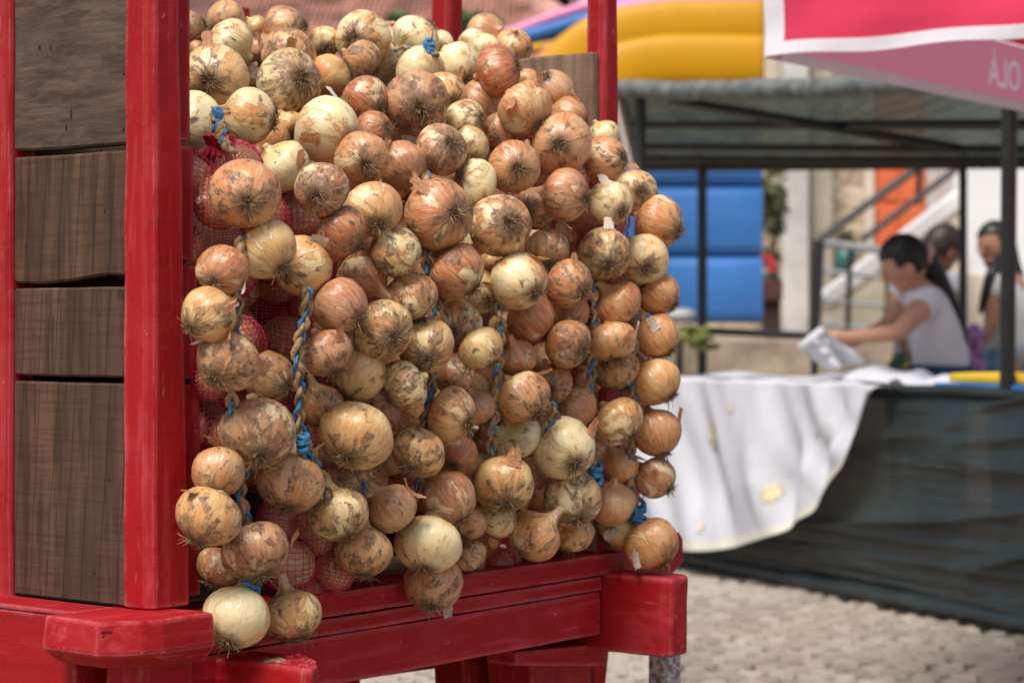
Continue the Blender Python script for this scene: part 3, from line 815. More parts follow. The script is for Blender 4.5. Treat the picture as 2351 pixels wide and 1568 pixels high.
for _ in range(4000):      # onions showing only in the gaps between the others
    u, v = fr.uniform(430, 1400), fr.uniform(70, 1240)
    if u < 735 and v > 330: continue
    if u > 1180 and v < 250: continue
    if u > 1330 and v < 330: continue
    if any((o[0] - u) ** 2 + (o[1] - v) ** 2 < ((0.93 * o[2]) ** 2 if o[7] < 3 else 66 ** 2) for o in ON): continue
    a = fr.random() * 6.28
    ON.append((u, v, fr.uniform(44, 54), u + 30 * math.cos(a), v + 30 * math.sin(a), fr.uniform(1.2, 2.6), fr.uniform(.5, 2.2), 3, 'h', 20))

rr = random.Random(7)


def catmull(P, k):
    out = []
    for i in range(len(P) - 1):
        p0, p1, p2, p3 = P[max(i - 1, 0)], P[i], P[i + 1], P[min(i + 2, len(P) - 1)]
        for j in range(k):
            t = j / k
            out.append(tuple(0.5 * (2 * b + (c - a) * t + (2 * a - 5 * b + 4 * c - d) * t * t + (3 * b - a - 3 * c + d) * t ** 3)
                             for a, b, c, d in zip(p0, p1, p2, p3)))
    out.append(P[-1])
    return out


def onion_mesh(seed, neck):
    r_ = random.Random(seed)
    sh = 0.06 * r_.uniform(-1, 1)
    prof = [(0.03, -.93), (.11, -.955), (.24, -.95), (.44, -.875), (.63, -.745), (.81, -.555), (.935, -.32), (1, -.03 + sh), (.985, .22 + sh), (.925, .44 + sh)]
    if neck:
        prof += [(.80, .64), (.63, .79), (.47, .90), (.35, 1.0), (.26, 1.13), (.20, 1.30), (.17, 1.5), (.16, 1.68), (.10, 1.72), (.02, 1.70)]
    else:
        prof += [(.80, .63), (.62, .77), (.44, .86), (.30, .92), (.20, .99), (.15, 1.08), (.13, 1.18), (.07, 1.22), (.02, 1.2)]
    pf = catmull(prof, 2)
    m = 36
    vs, fs = [], []
    s3 = Vector((r_.random() * 40, r_.random() * 40, r_.random() * 40))
    bx, by = r_.uniform(-.16, .16), r_.uniform(-.16, .16)
    for (r, z) in pf:
        for j in range(m):
            a = 2 * math.pi * j / m
            d = Vector((math.cos(a), math.sin(a), z))
            k = 1 + 0.085 * noise.noise(d * 0.9 + s3) + 0.024 * noise.noise(d * 2.6 + s3)
            k += 0.010 * noise.noise(Vector((math.cos(a) * 3.2, math.sin(a) * 3.2, z * .3)) + s3)
            if z > 0.85:
                k += 0.22 * noise.noise(Vector((math.cos(a) * 1.6, math.sin(a) * 1.6, z)) + s3)
            w = max(0, z - 0.8) ** 1.3
            vs.append((r * k * math.cos(a) + bx * w, r * k * math.sin(a) + by * w, z))
    L = len(pf)
    for i in range(L - 1):
        for j in range(m):
            fs.append((i * m + j, i * m + (j + 1) % m, (i + 1) * m + (j + 1) % m, (i + 1) * m + j))
    fs += [tuple(reversed(range(m))), tuple(range((L - 1) * m, L * m))]
    me = bpy.data.meshes.new('onion')
    me.from_pydata(vs, [], fs)
    for p in me.polygons: p.use_smooth = True
    me.materials.append(M['onion'])
    return me


def tuft_mesh(seed):
    r_ = random.Random(seed)
    mb = MB()
    for i in range(70):
        a = r_.random() * 6.283
        rad = 0.19 * math.sqrt(r_.random())
        p = Vector((rad * math.cos(a), rad * math.sin(a), -.96))
        long_ = r_.random() < 0.2
        L = r_.uniform(.25, .6) if long_ else r_.uniform(.10, .28)
        out = Vector((math.cos(a), math.sin(a), 0)) * r_.uniform(.2, 1.0) + Vector((r_.uniform(-.5, .5), r_.uniform(-.5, .5), -r_.uniform(.15, .7)))
        out.normalize()
        pts = [p]
        for j in range(4):
            out = (out + Vector((r_.uniform(-.5, .5), r_.uniform(-.5, .5), r_.uniform(-.25, .4))) * (0.8 if long_ else .5)).normalized()
            p = p + out * L / 4
            pts.append(p.copy())
        mb.tube(pts, [.016, .015, .013, .011, .006], 3, False)
    nf = len(mb.f)
    mb.ball((0, 0, -.935), .21, .21, .06, 12, 6, None, .5, seed)
    me = bpy.data.meshes.new('root_tuft')
    me.from_pydata([tuple(v) for v in mb.v], [], mb.f)
    me.materials.append(M['root'])
    me.materials.append(M['root_disc'])
    for p in me.polygons:
        if p.index >= nf: p.material_index = 1
    return me


def flake_mesh(seed, white):
    r_ = random.Random(seed)
    th0, ph0 = 0, r_.uniform(-.5, .5)
    w, h = r_.uniform(.3, .5), r_.uniform(.35, .6)
    n1, n2 = 8, 8
    vs, fs = [], []
    for j in range(n2 + 1):
        for i in range(n1 + 1):
            a, b = i / n1 - .5, j / n2
            tear = 0.22 * noise.noise(Vector((a * 5, seed * 3.1, 0)))
            ph = ph0 + (b - .2) * h * (1 + tear)
            th = a * w * (1.15 - .55 * b * b + .45 * noise.noise(Vector((b * 5, a * 2, seed))))
            lift = 1.012 + 0.40 * b ** 2.5 + 0.05 * noise.noise(Vector((a * 6, b * 6, seed + 9)))
            vs.append((lift * math.cos(ph) * math.cos(th), lift * math.cos(ph) * math.sin(th), lift * math.sin(ph) * .92))
    for j in range(n2):
        for i in range(n1):
            fs.append((j * (n1 + 1) + i, j * (n1 + 1) + i + 1, (j + 1) * (n1 + 1) + i + 1, (j + 1) * (n1 + 1) + i))
    me = bpy.data.meshes.new('skin_flake')
    me.from_pydata(vs, [], fs)
    for p in me.polygons: p.use_smooth = True
    me.materials.append(M['flake_white' if white else 'flake'])
    return me


BODY = [onion_mesh(20 + i, False) for i in range(9)]
NECK = [onion_mesh(60 + i, True) for i in range(5)]
TUFT = [tuft_mesh(90 + i) for i in range(7)]
FLAKE = [flake_mesh(30 + i, i % 5 == 3) for i in range(10)]
TONES = [(0.72, 0.58, 0.285), (0.67, 0.415, 0.155), (0.54, 0.250, 0.100), (0.42, 0.122, 0.048)]


def tone_rgb(t):
    t = max(0, min(2.999, t))
    i = int(t)
    f = t - i
    return tuple(a + (b - a) * f for a, b in zip(TONES[i], TONES[i + 1]))


def surf_n(u, v):
    n = 0.060 + 0.030 * math.exp(-((v - 820) / 330) ** 2)
    if v < 430:
        w = max(0.12, min(1, 1 - (u - 850) / 560))
        n -= (430 - v) / 400 * 0.40 * w + (430 - v) / 400 * 0.03
    if u > 1440:
        n += 0.0
    return n


def place_onions():
    P = []
    for o in ON:
        u, v, r, ru, rv, tone, dirt, lay, flag, st = o
        n = surf_n(u, v) - 0.042 * lay
        p = ray_n(u, v, n)
        P.append([u, v, p.y, r])
    # push apart along the line of sight only, the further one of a pair moves back
    for it in range(80):
        moved = False
        for i in range(len(P)):
            a = P[i]
            for j in range(i + 1, len(P)):
                b = P[j]
                if abs(a[0] - b[0]) > a[3] + b[3] or abs(a[1] - b[1]) > a[3] + b[3]:
                    continue
                pa, pb = W(a[0], a[1], a[2]), W(b[0], b[1], b[2])
                need = (a[3] * a[2] + b[3] * b[2]) / FP * 0.80
                d = (pa - pb).length
                if d < need:
                    lat2 = ((a[0] - b[0]) ** 2 + (a[1] - b[1]) ** 2) * ((a[2] + b[2]) / 2 / FP) ** 2
                    dz = math.sqrt(max(0, need * need - lat2))
                    gap = abs(a[2] - b[2])
                    mv = min(0.02, dz - gap)
                    if mv > 1e-4:
                        la, lb = ON[i][7], ON[j][7]
                        near, far = (a, b) if (la < lb or (la == lb and a[2] <= b[2])) else (b, a)
                        sg = 1
                        if near[2] > far[2]:
                            near[2], far[2] = far[2], near[2]
                        far[2] += mv * 0.65
                        near[2] -= mv * 0.35
                        moved = True
        if not moved:
            break
    return P


ORD = ['', 'first', 'second', 'third', 'fourth', 'fifth', 'sixth', 'seventh', 'eighth', 'ninth', 'tenth', 'eleventh', 'twelfth', 'thirteenth',
       'fourteenth', 'fifteenth', 'sixteenth', 'seventeenth', 'eighteenth', 'nineteenth', 'twentieth']
SNAME = {1: 'string beside the corner post', 2: 'second string from the post', 3: 'third string from the post',
         4: 'fourth string from the post', 5: 'middle string', 6: 'sixth string from the post',
         7: 'third string from the tablecloth', 8: 'string next to the outermost one', 9: 'string beside the tablecloth'}


def size_word(r):
    return 'large ' if r >= 66 else ('small ' if r <= 43 else '')


def tone_word(t, d):
    c = ['cream', 'pale golden', 'golden', 'tan', 'orange-brown', 'copper'][min(5, int(t * 2))] if t < 3 else 'copper'
    s = '' if d < 0.7 else (' lightly soiled' if d < 1.6 else (' soil-streaked' if d < 2.6 else ' dirt-caked'))
    return c + s


def labels():
    out = [None] * len(ON)
    for st in range(1, 10):
        idx = sorted([i for i, o in enumerate(ON) if o[9] == st and o[7] < 3], key=lambda i: ON[i][1])
        for k, i in enumerate(idx):
            o = ON[i]
            end = 'lowest' if k == len(idx) - 1 else ORD[k + 1] + ' down'
            out[i] = (size_word(o[2]) + tone_word(o[5], o[6]) + ' onion, ' + end + ' on the ' + SNAME[st]).strip()
    heap = [i for i, o in enumerate(ON) if o[9] == 0]
    bands = [(0, 130, 'crest of the heap'), (130, 210, 'second tier of the heap'), (210, 320, 'third tier of the heap'), (320, 999, 'front edge of the heap')]
    for a, b, nm in bands:
        idx = sorted([i for i in heap if a <= ON[i][1] < b], key=lambda i: ON[i][0])
        for k, i in enumerate(idx):
            o = ON[i]
            out[i] = (size_word(o[2]) + tone_word(o[5], o[6]) + ' onion, ' + ORD[k + 1] + ' from the post along the ' + nm).strip()
    cnt = {}
    for i in sorted(range(len(ON)), key=lambda i: ON[i][1]):
        o = ON[i]
        if o[7] == 3:
            st = min((q for q in ON if q[7] < 3), key=lambda q: (q[0] - o[0]) ** 2 + (q[1] - o[1]) ** 2)[9]
            cnt[st] = cnt.get(st, 0) + 1
            where = 'inside the heap on top' if st == 0 else 'behind the ' + SNAME[st]
            out[i] = tone_word(o[5], 0) + ' onion half hidden ' + where + ', ' + ORD[cnt[st]] + ' down'
    return out


POS = place_onions()


def build_onions():
    lab = labels()
    for i, o in enumerate(ON):
        u, v, r, ru, rv, tone, dirt, lay, flag, st = o
        Y = POS[i][2]
        p = W(u, v, Y)
        R = r * Y / FP
        f = (p - Vector((0, 0, H))).normalized()
        right = f.cross(Vector((0, 0, 1))).normalized()
        up = right.cross(f)
        ox, oy = (ru - u) / r, -(rv - v) / r
        m = math.hypot(ox, oy)
        ax = rr.uniform(.80, .98)
        if 'n' in flag: ax = rr.uniform(.80, .86)
        k = m / (0.93 * ax)
        if k > 0.985:
            ox, oy = ox / k * 0.985, oy / k * 0.985
            k = 0.985
        else:
            ox, oy = ox / (0.93 * ax), oy / (0.93 * ax)
        depth = math.sqrt(max(0.0, 1 - k * k))
        axis = right * ox + up * oy + f * (depth if 'h' in flag else -depth)   # towards the root
        z = -axis.normalized()
        q = z.to_track_quat('Z', 'Y') @ Matrix.Rotation(rr.random() * 6.283, 3, 'Z').to_quaternion()
        me = rr.choice(NECK if 'n' in flag or ('h' in flag and rr.random() < .5) or rr.random() < .15 else BODY)
        b = bpy.data.objects.new('onion', me)
        COL.objects.link(b)
        b.location = p
        b.rotation_mode = 'QUATERNION'
        b.rotation_quaternion = q
        b.scale = (R, R * rr.uniform(.96, 1.0), R * ax)
        c = tone_rgb(tone - 0.2 + rr.gauss(0, .28))
        if tone > 1.3 and rr.random() < .35: c = tuple(x * .5 + y * .5 for x, y in zip(c, (0.50, 0.265, 0.155)))
        jit = rr.uniform(.92, 1.08)
        b.color = (min(1, c[0] * jit), min(1, c[1] * jit), min(1, c[2] * jit), dirt / 3)
        b.pass_index = rr.choice((2, 3, 4, 5, 6)) if tone > 1.2 else rr.choice((4, 6, 8))
        if tone < 0.3: b.pass_index = 9
        tag(b, lab[i], 'onion', 'onions strung over the tail of the red cart')
        if lay < 3:
            t = bpy.data.objects.new('root_tuft', rr.choice(TUFT))
            COL.objects.link(t); t.parent = b
            t.rotation_euler = (0, 0, rr.random() * 6.28)
        if rr.random() < 0.55 and lay < 2:
            for _ in range(rr.choice((1, 1, 2))):
                t = bpy.data.objects.new('skin_flake', rr.choice(FLAKE))
                COL.objects.link(t); t.parent = b
                t.rotation_euler = (rr.choice((0, 0, math.pi)), 0, rr.random() * 6.28)
                s = rr.uniform(.75, 1.0)
                t.scale = (1, 1, 1)


build_onions()


# ------------------------------------------------------------------ braids of dry leaves and blue twine
def braid(pts, n_off, label, knot=None, amp=0.0066, r=0.0041):
    """pts: (u, v) along the rope"""
    P = []
    for u, v in pts:
        P.append(ray_n(u, v, surf_n(u, v) + n_off))
    Q = catmull([tuple(p) for p in P], 10)
    Q = [Vector(q) for q in Q]
    # even steps
    L = [0]
    for a, b in zip(Q, Q[1:]): L.append(L[-1] + (b - a).length)
    tot = L[-1]
    m = max(12, int(tot / 0.006))
    E = []
    j = 0
    for i in range(m + 1):
        d = tot * i / m
        while j < len(L) - 2 and L[j + 1] < d: j += 1
        t = (d - L[j]) / max(1e-9, L[j + 1] - L[j])
        E.append(Q[j].lerp(Q[j + 1], min(1, t)))
    root = empty('onion_braid', E[-1])
    tag(root, label, 'braid', 'plaited leaf and twine braids the onions hang on')
    per = 0.062
    side, outw = D_, N_
    for s in range(3):
        ph = s * 2 * math.pi / 3
        pp, rad = [], []
        for i, e in enumerate(E):
            w = 2 * math.pi * (tot * i / m) / per + ph + 0.9 * noise.noise(e * 14)
            am = amp * (1 + 0.45 * noise.noise(e * 25 + Vector((3, s, 0))))
            pp.append(e + side * am * math.sin(w) + outw * am * 0.55 * math.sin(2 * w) + Vector((0, 0, 0.0015 * noise.noise(e * 60 + Vector((s * 5, 0, 0))))))
            rad.append(r * (0.95 + 0.6 * noise.noise(e * 70 + Vector((s * 9, 2, 0)))) * (0.62 if s == 0 else 1))
        MB().tube(pp, rad, 6).build('twine_strand' if s == 0 else 'leaf_strand', M['twine'] if s == 0 else M['straw'], root, smooth=True)
    # loose leaf ends
    r_ = random.Random(int(pts[0][0]))
    mb = MB()
    for i in range(2 + len(E) // 14):
        e = r_.choice(E)
        d = (side * r_.uniform(-1, 1) + Vector((0, 0, r_.uniform(-.9, .7))) + outw * r_.uniform(.1, .6)).normalized()
        l = r_.uniform(.015, .04)
        w_ = r_.uniform(.0012, .0028)
        pr = d.cross(outw).normalized() * w_
        c = Vector((r_.uniform(-.006, .006), 0, r_.uniform(-.006, .006)))
        mb.add([e - pr, e + pr, e + d * l * .5 + pr + c, e + d * l * .5 - pr + c, e + d * l + c * 2], [(0, 1, 2, 3), (3, 2, 4)])
    tag(mb.build('loose_leaf_ends', M['straw'], root), kind='stuff')
    if knot is not None:
        u, v, size = knot
        k = ray_n(u, v, surf_n(u, v) + n_off + 0.006)
        mb = MB()
        for i in range(5):
            c = k + Vector((0, 0, (i - 2) * 0.0042 * size))
            ring = []
            tilt = r_.uniform(-.5, .5)
            for a in range(13):
                w = a / 12 * 6.283
                ring.append(c + side * math.cos(w) * 0.0062 * size + outw * math.sin(w) * 0.006 * size + Vector((0, 0, tilt * 0.012 * math.cos(w + i) * size)))
            mb.tube(ring, 0.0036, 6)
        for i in range(3):
            d = Vector((0, 0, -1)) + side * r_.uniform(-1, 1)
            mb.tube([k, k + d * .012, k + d * .022 + outw * .004], [.003, .0028, .002], 5)
        mb.build('twine_knot', M['twine'], root, smooth=True)


braid([(560, 545), (538, 640), (545, 690), (541, 760), (545, 830), (532, 905), (536, 950), (560, 1060), (548, 1130), (563, 1175), (580, 1250), (578, 1330)], -0.004,
      'straw and blue twine braid beside the corner post, tied off above two lowest onions', (576, 1340, 1.6))
braid([(706, 660), (703, 715), (690, 770), (682, 830), (690, 900), (687, 960), (694, 1010), (715, 1045), (738, 1095), (760, 1160)], 0.010,
      'longest bare straw and blue twine braid in view, in front of dark red net sacks', (696, 1015, 1.0))
braid([(980, 395), (975, 560), (978, 610), (990, 650), (1000, 720), (990, 800), (992, 870), (985, 930), (972, 985), (966, 1080), (962, 1150)], -0.030,
      'braid of pale leaves glimpsed between soiled onions in the middle of the load')
braid([(1145, 600), (1143, 690), (1150, 750), (1146, 810), (1140, 870), (1138, 930), (1130, 985), (1128, 1045)], -0.020,
      'straight braid with blue twine beside the greenish golden onion in mid load')
braid([(1366, 610), (1363, 690), (1368, 730), (1362, 820), (1352, 890), (1358, 920), (1362, 1000), (1362, 1060), (1368, 1100)], -0.026,
      'braid ending in a blue twine knot above the soil-spotted oval onion', (1368, 1088, 1.5))
braid([(1462, 640), (1459, 735), (1456, 790), (1452, 880), (1455, 960), (1450, 1040), (1448, 1100), (1455, 1150), (1470, 1195)], -0.018,
      'outer braid wound with blue twine, knotted above the lowest onion by the tablecloth', (1466, 1180, 1.7))
braid([(905, 117), (930, 108), (955, 116), (985, 112), (1000, 128)], 0.012, 'short blue twine braid lying on the crest of the heap', (985, 112, 1.1), 0.005, 0.0034)
braid([(820, 1060), (826, 1085), (838, 1110), (846, 1140)], 0.004, 'short blue twine braid end beside the orange soiled onion low on the load', None, 0.005, 0.004)
braid([(495, 255), (505, 290), (515, 330), (540, 350)], 0.03, 'dry leaf braid between cream and golden onions near the top of the corner post', (499, 268, .8))
braid([(1265, 925), (1275, 950), (1262, 985), (1252, 1005)], -0.004, 'short dark braid piece under the small copper striped onion')


# ------------------------------------------------------------------ red net sacks of onions inside the cart
def sack(u, v, n, rs_, rn_, rz_, label, seed):
    r_ = random.Random(seed)
    c = ray_n(u, v, n)
    root = empty('onion_sack', c - Vector((0, 0, rz_)))
    tag(root, label, 'sack', 'red net sacks of onions inside the cart')
    balls = []
    tries = 0
    while len(balls) < 22 and tries < 900:
        tries += 1
        d = Vector((r_.gauss(0, 1), r_.gauss(0, 1), r_.gauss(0, 1))).normalized()
        q = D_ * d.x * rs_ + N_ * abs(d.y) * rn_ + Vector((0, 0, d.z * rz_))
        R = r_.uniform(.030, .040)
        q = q * 0.72
        if all((q - b[0]).length > (R + b[1]) * 0.82 for b in balls):
            balls.append((q, R))
    for q, R in balls:
        b = bpy.data.objects.new('onion', r_.choice(BODY))
        COL.objects.link(b); b.parent = root
        b.location = q + Vector((0, 0, rz_))
        b.scale = (R, R, R * .9)
        b.rotation_euler = (r_.random() * 6, r_.random() * 6, r_.random() * 6)
        t = tone_rgb(r_.uniform(0.9, 2.0))
        b.color = (t[0] * .5 + .18, t[1] * .5 + .13, t[2] * .5 + .10, 0.05)
        b.pass_index = 4
    # net: strands follow the outermost onion in each direction
    nu, nv = 64, 40
    def rad(d):
        best = 0.0
        for q, R in balls:
            t = d.dot(q)
            h2 = q.length_squared - t * t
            RR = R * 1.03 + .002
            if t > 0 and h2 < RR * RR:
                best = max(best, t + math.sqrt(RR * RR - h2))
        return best
    rads = {}
    for j in range(nv + 1):
        for i in range(nu):
            th = 2 * math.pi * i / nu; ph = -math.pi / 2 * .97 + math.pi * .97 * j / nv
            e = Vector((math.cos(ph) * math.cos(th), math.cos(ph) * math.sin(th), math.sin(ph)))
            d = (D_ * e.x + N_ * e.y + Vector((0, 0, e.z))).normalized()
            ell = 1 / math.sqrt((e.x / rs_) ** 2 + (e.y / rn_) ** 2 + (e.z / rz_) ** 2)
            rads[i, j] = [d, max(rad(d), ell * 0.72)]
    for it in range(2):   # the net is taut: it bridges hollows
        new = {}
        for (i, j), (d, q) in rads.items():
            s = [rads[(i + 1) % nu, j][1], rads[(i - 1) % nu, j][1], rads[i, min(nv, j + 1)][1], rads[i, max(0, j - 1)][1]]
            new[i, j] = [d, max(q, sum(s) / 4)]
        rads = new
    vs, fs = [], []
    zc = Vector((0, 0, rz_))
    pt = {k: zc + d * q for k, (d, q) in rads.items()}
    mb = MB()
    hw = 0.0006
    def strip(a, b, da):
        t = (b - a)
        if t.length < 1e-5: return
        w = t.cross(da).normalized() * hw
        o = da * 0.0008
        mb.add([a - w, a + w, b + w, b - w, (a + b) / 2 + o * 2], [(0, 1, 4), (1, 2, 4), (2, 3, 4), (3, 0, 4)])
    for j in range(nv + 1):
        for i in range(nu):
            d = rads[i, j][0]
            if d.dot(N_) < -0.25 and d.z < 0.2: continue
            a = pt[i, j]
            strip(a, pt[(i + 1) % nu, j], d)
            if j < nv: strip(a, pt[i, j + 1], d)
    o = link('net', bpy.data.meshes.new('net'), M['net'], root)
    o.data.from_pydata([tuple(p) for p in mb.v], [], mb.f)
    # gathered mouth of the sack
    mb = MB()
    for i in range(16):
        a = i / 16 * 6.283
        mb.tube([zc + Vector((0, 0, rz_ * .80)) + D_ * math.cos(a) * .03 + N_ * math.sin(a) * .025, zc + Vector((0, 0, rz_ * .95)) + D_ * math.cos(a) * .008 + N_ * math.sin(a) * .008,
                 zc + Vector((0, 0, rz_ * 1.08)) + D_ * math.cos(a) * .02 + N_ * (math.sin(a) * .02 + .01)], .003, 4)
    mb.build('net_mouth', M['net'], root) if False else None
    me = bpy.data.meshes.new('net_mouth')
    me.from_pydata([tuple(p) for p in mb.v], [], mb.f)
    link('net_mouth', me, M['net'], root)


sack(492, 505, -0.055, .105, .075, .105, 'red net sack bulging beside the corner post, high up', 1)
sack(665, 560, -0.075, .12, .07, .085, 'red net sack between tan and cream onions, second from the corner post', 2)
sack(600, 720, -0.10, .14, .07, .085, 'net sack in shadow behind the longest bare braid', 3)
sack(478, 880, -0.045, .075, .075, .125, 'tall red net sack low beside the corner post', 4)
sack(640, 1010, -0.11, .13, .07, .11, 'net sack hidden behind the two widest soiled onions', 5)
sack(690, 1265, -0.035, .12, .065, .085, 'red net sack lying on the red sill near the lowest onions', 6)
sack(870, 560, -0.12, .13, .07, .12, 'net sack deep behind the fourth string of onions', 7)
sack(880, 1040, -0.10, .14, .07, .11, 'net sack glimpsed in dark gap under the middle of the load', 8)
sack(900, 800, -0.13, .13, .07, .10, 'net sack in darkness behind the centre of the load', 9)
sack(1110, 1240, -0.07, .13, .06, .07, 'net sack resting on the sill below the middle string', 10)
sack(1210, 450, -0.09, .15, .07, .11, 'red net sack under the heap in front of the grey board', 11)
sack(1330, 570, -0.055, .12, .065, .11, 'bright red net sack showing between onions near the end post', 12)
sack(1180, 820, -0.12, .15, .07, .14, 'net sack behind the sixth string of onions', 13)
sack(1370, 860, -0.09, .12, .07, .14, 'net sack behind soiled onions near the outer braids', 14)
sack(1330, 1110, -0.08, .15, .07, .11, 'net sack behind the blue knot near the end post', 15)
sack(1020, 620, -0.14, .13, .07, .14, 'net sack behind the largest tan onion of the middle string', 16)
#sack(700, 250, -0.24, .16, .10, .09, 'net sack under the heap near the corner post', 17)
#sack(930, 260, -0.24, .16, .10, .09, 'net sack under the middle of the heap', 18)

# ================================================================== MARKET STALL
def shade_net(name, c1, c2, transp, rough, transl=0.0):
    k = NT(name)
    c = k.coord()
    w = k.n('ShaderNodeTexWave', wave_type='BANDS', bands_direction='Z'); k.l(c, w.inputs['Vector'])
    w.inputs['Scale'].default_value = 26; w.inputs['Distortion'].default_value = 0.6
    cc = k.mix(w.outputs['Fac'], c1, c2)
    cc = k.mix(k.math('MULTIPLY', k.ramp(k.noise(c, 5, 5), 0.45, 0.7), 0.4), cc, tuple(x * 1.8 for x in c2))
    k.out(cc, rough, 0.7)
    k.bump(k.noise(k.vmath('MULTIPLY', c, (1, 1, 4)), 6, 5, 0.6), 0.5, 0.03)
    tr = k.n('ShaderNodeBsdfTransparent')
    mx = k.n('ShaderNodeMixShader'); mx.inputs[0].default_value = transp
    tl = k.n('ShaderNodeBsdfTranslucent'); k.l(cc, tl.inputs['Color'])
    m0 = k.n('ShaderNodeMixShader'); m0.inputs[0].default_value = transl
    k.l(k.b.outputs[0], m0.inputs[1]); k.l(tl.outputs[0], m0.inputs[2])
    k.l(m0.outputs[0], mx.inputs[1]); k.l(tr.outputs[0], mx.inputs[2])
    k.l(mx.outputs[0], k.t.nodes['Material Output'].inputs['Surface'])
    return k.m


M['black'] = plain('black_painted_steel', (0.012, 0.012, 0.013), 0.45, 0.2, 20, 0.5)
M['skirt'] = shade_net('dark_green_net', (0.011, 0.017, 0.015), (0.018, 0.026, 0.023), 0.04, 0.42)
M['canopy'] = shade_net('grey_green_net', (0.034, 0.046, 0.037), (0.062, 0.076, 0.061), 0.05, 0.6, 0.5)
M['white_cloth'] = plain('white_cotton', (0.62, 0.615, 0.645), 0.85, 0.04, 20, 0.2, 0.2, 0.15)
M['cream_cloth'] = plain('cream_hem', (0.62, 0.59, 0.49), 0.85, 0.06, 20, 0.2)
M['yellow_print'] = plain('yellow_print', (0.66, 0.58, 0.36), 0.85, 0.2, 60, 0.2)
M['yellow_cloth'] = plain('yellow_cloth', (0.75, 0.47, 0.04), 0.8, 0.1, 10, 0.2)
M['blue_cloth'] = plain('blue_cloth', (0.03, 0.17, 0.48), 0.8, 0.1, 10, 0.2)

A_, B_ = Vector((0.77, 9.46, 0)), Vector((1.71, 7.43, 0))
AB = (B_ - A_)
OUTW = Vector((-0.907, -0.42, 0))      # out of the stall front, towards the street


def front(t, z, off=0.0):
    p = A_ + AB * t + OUTW * off
    return Vector((p.x, p.y, z))


def front_t(u, off=0.0):     # parameter along the stall front for a reading column
    k = (u - CU) / FP
    a = A_ + OUTW * off
    return (k * a.y - a.x) / (AB.x - k * AB.y)


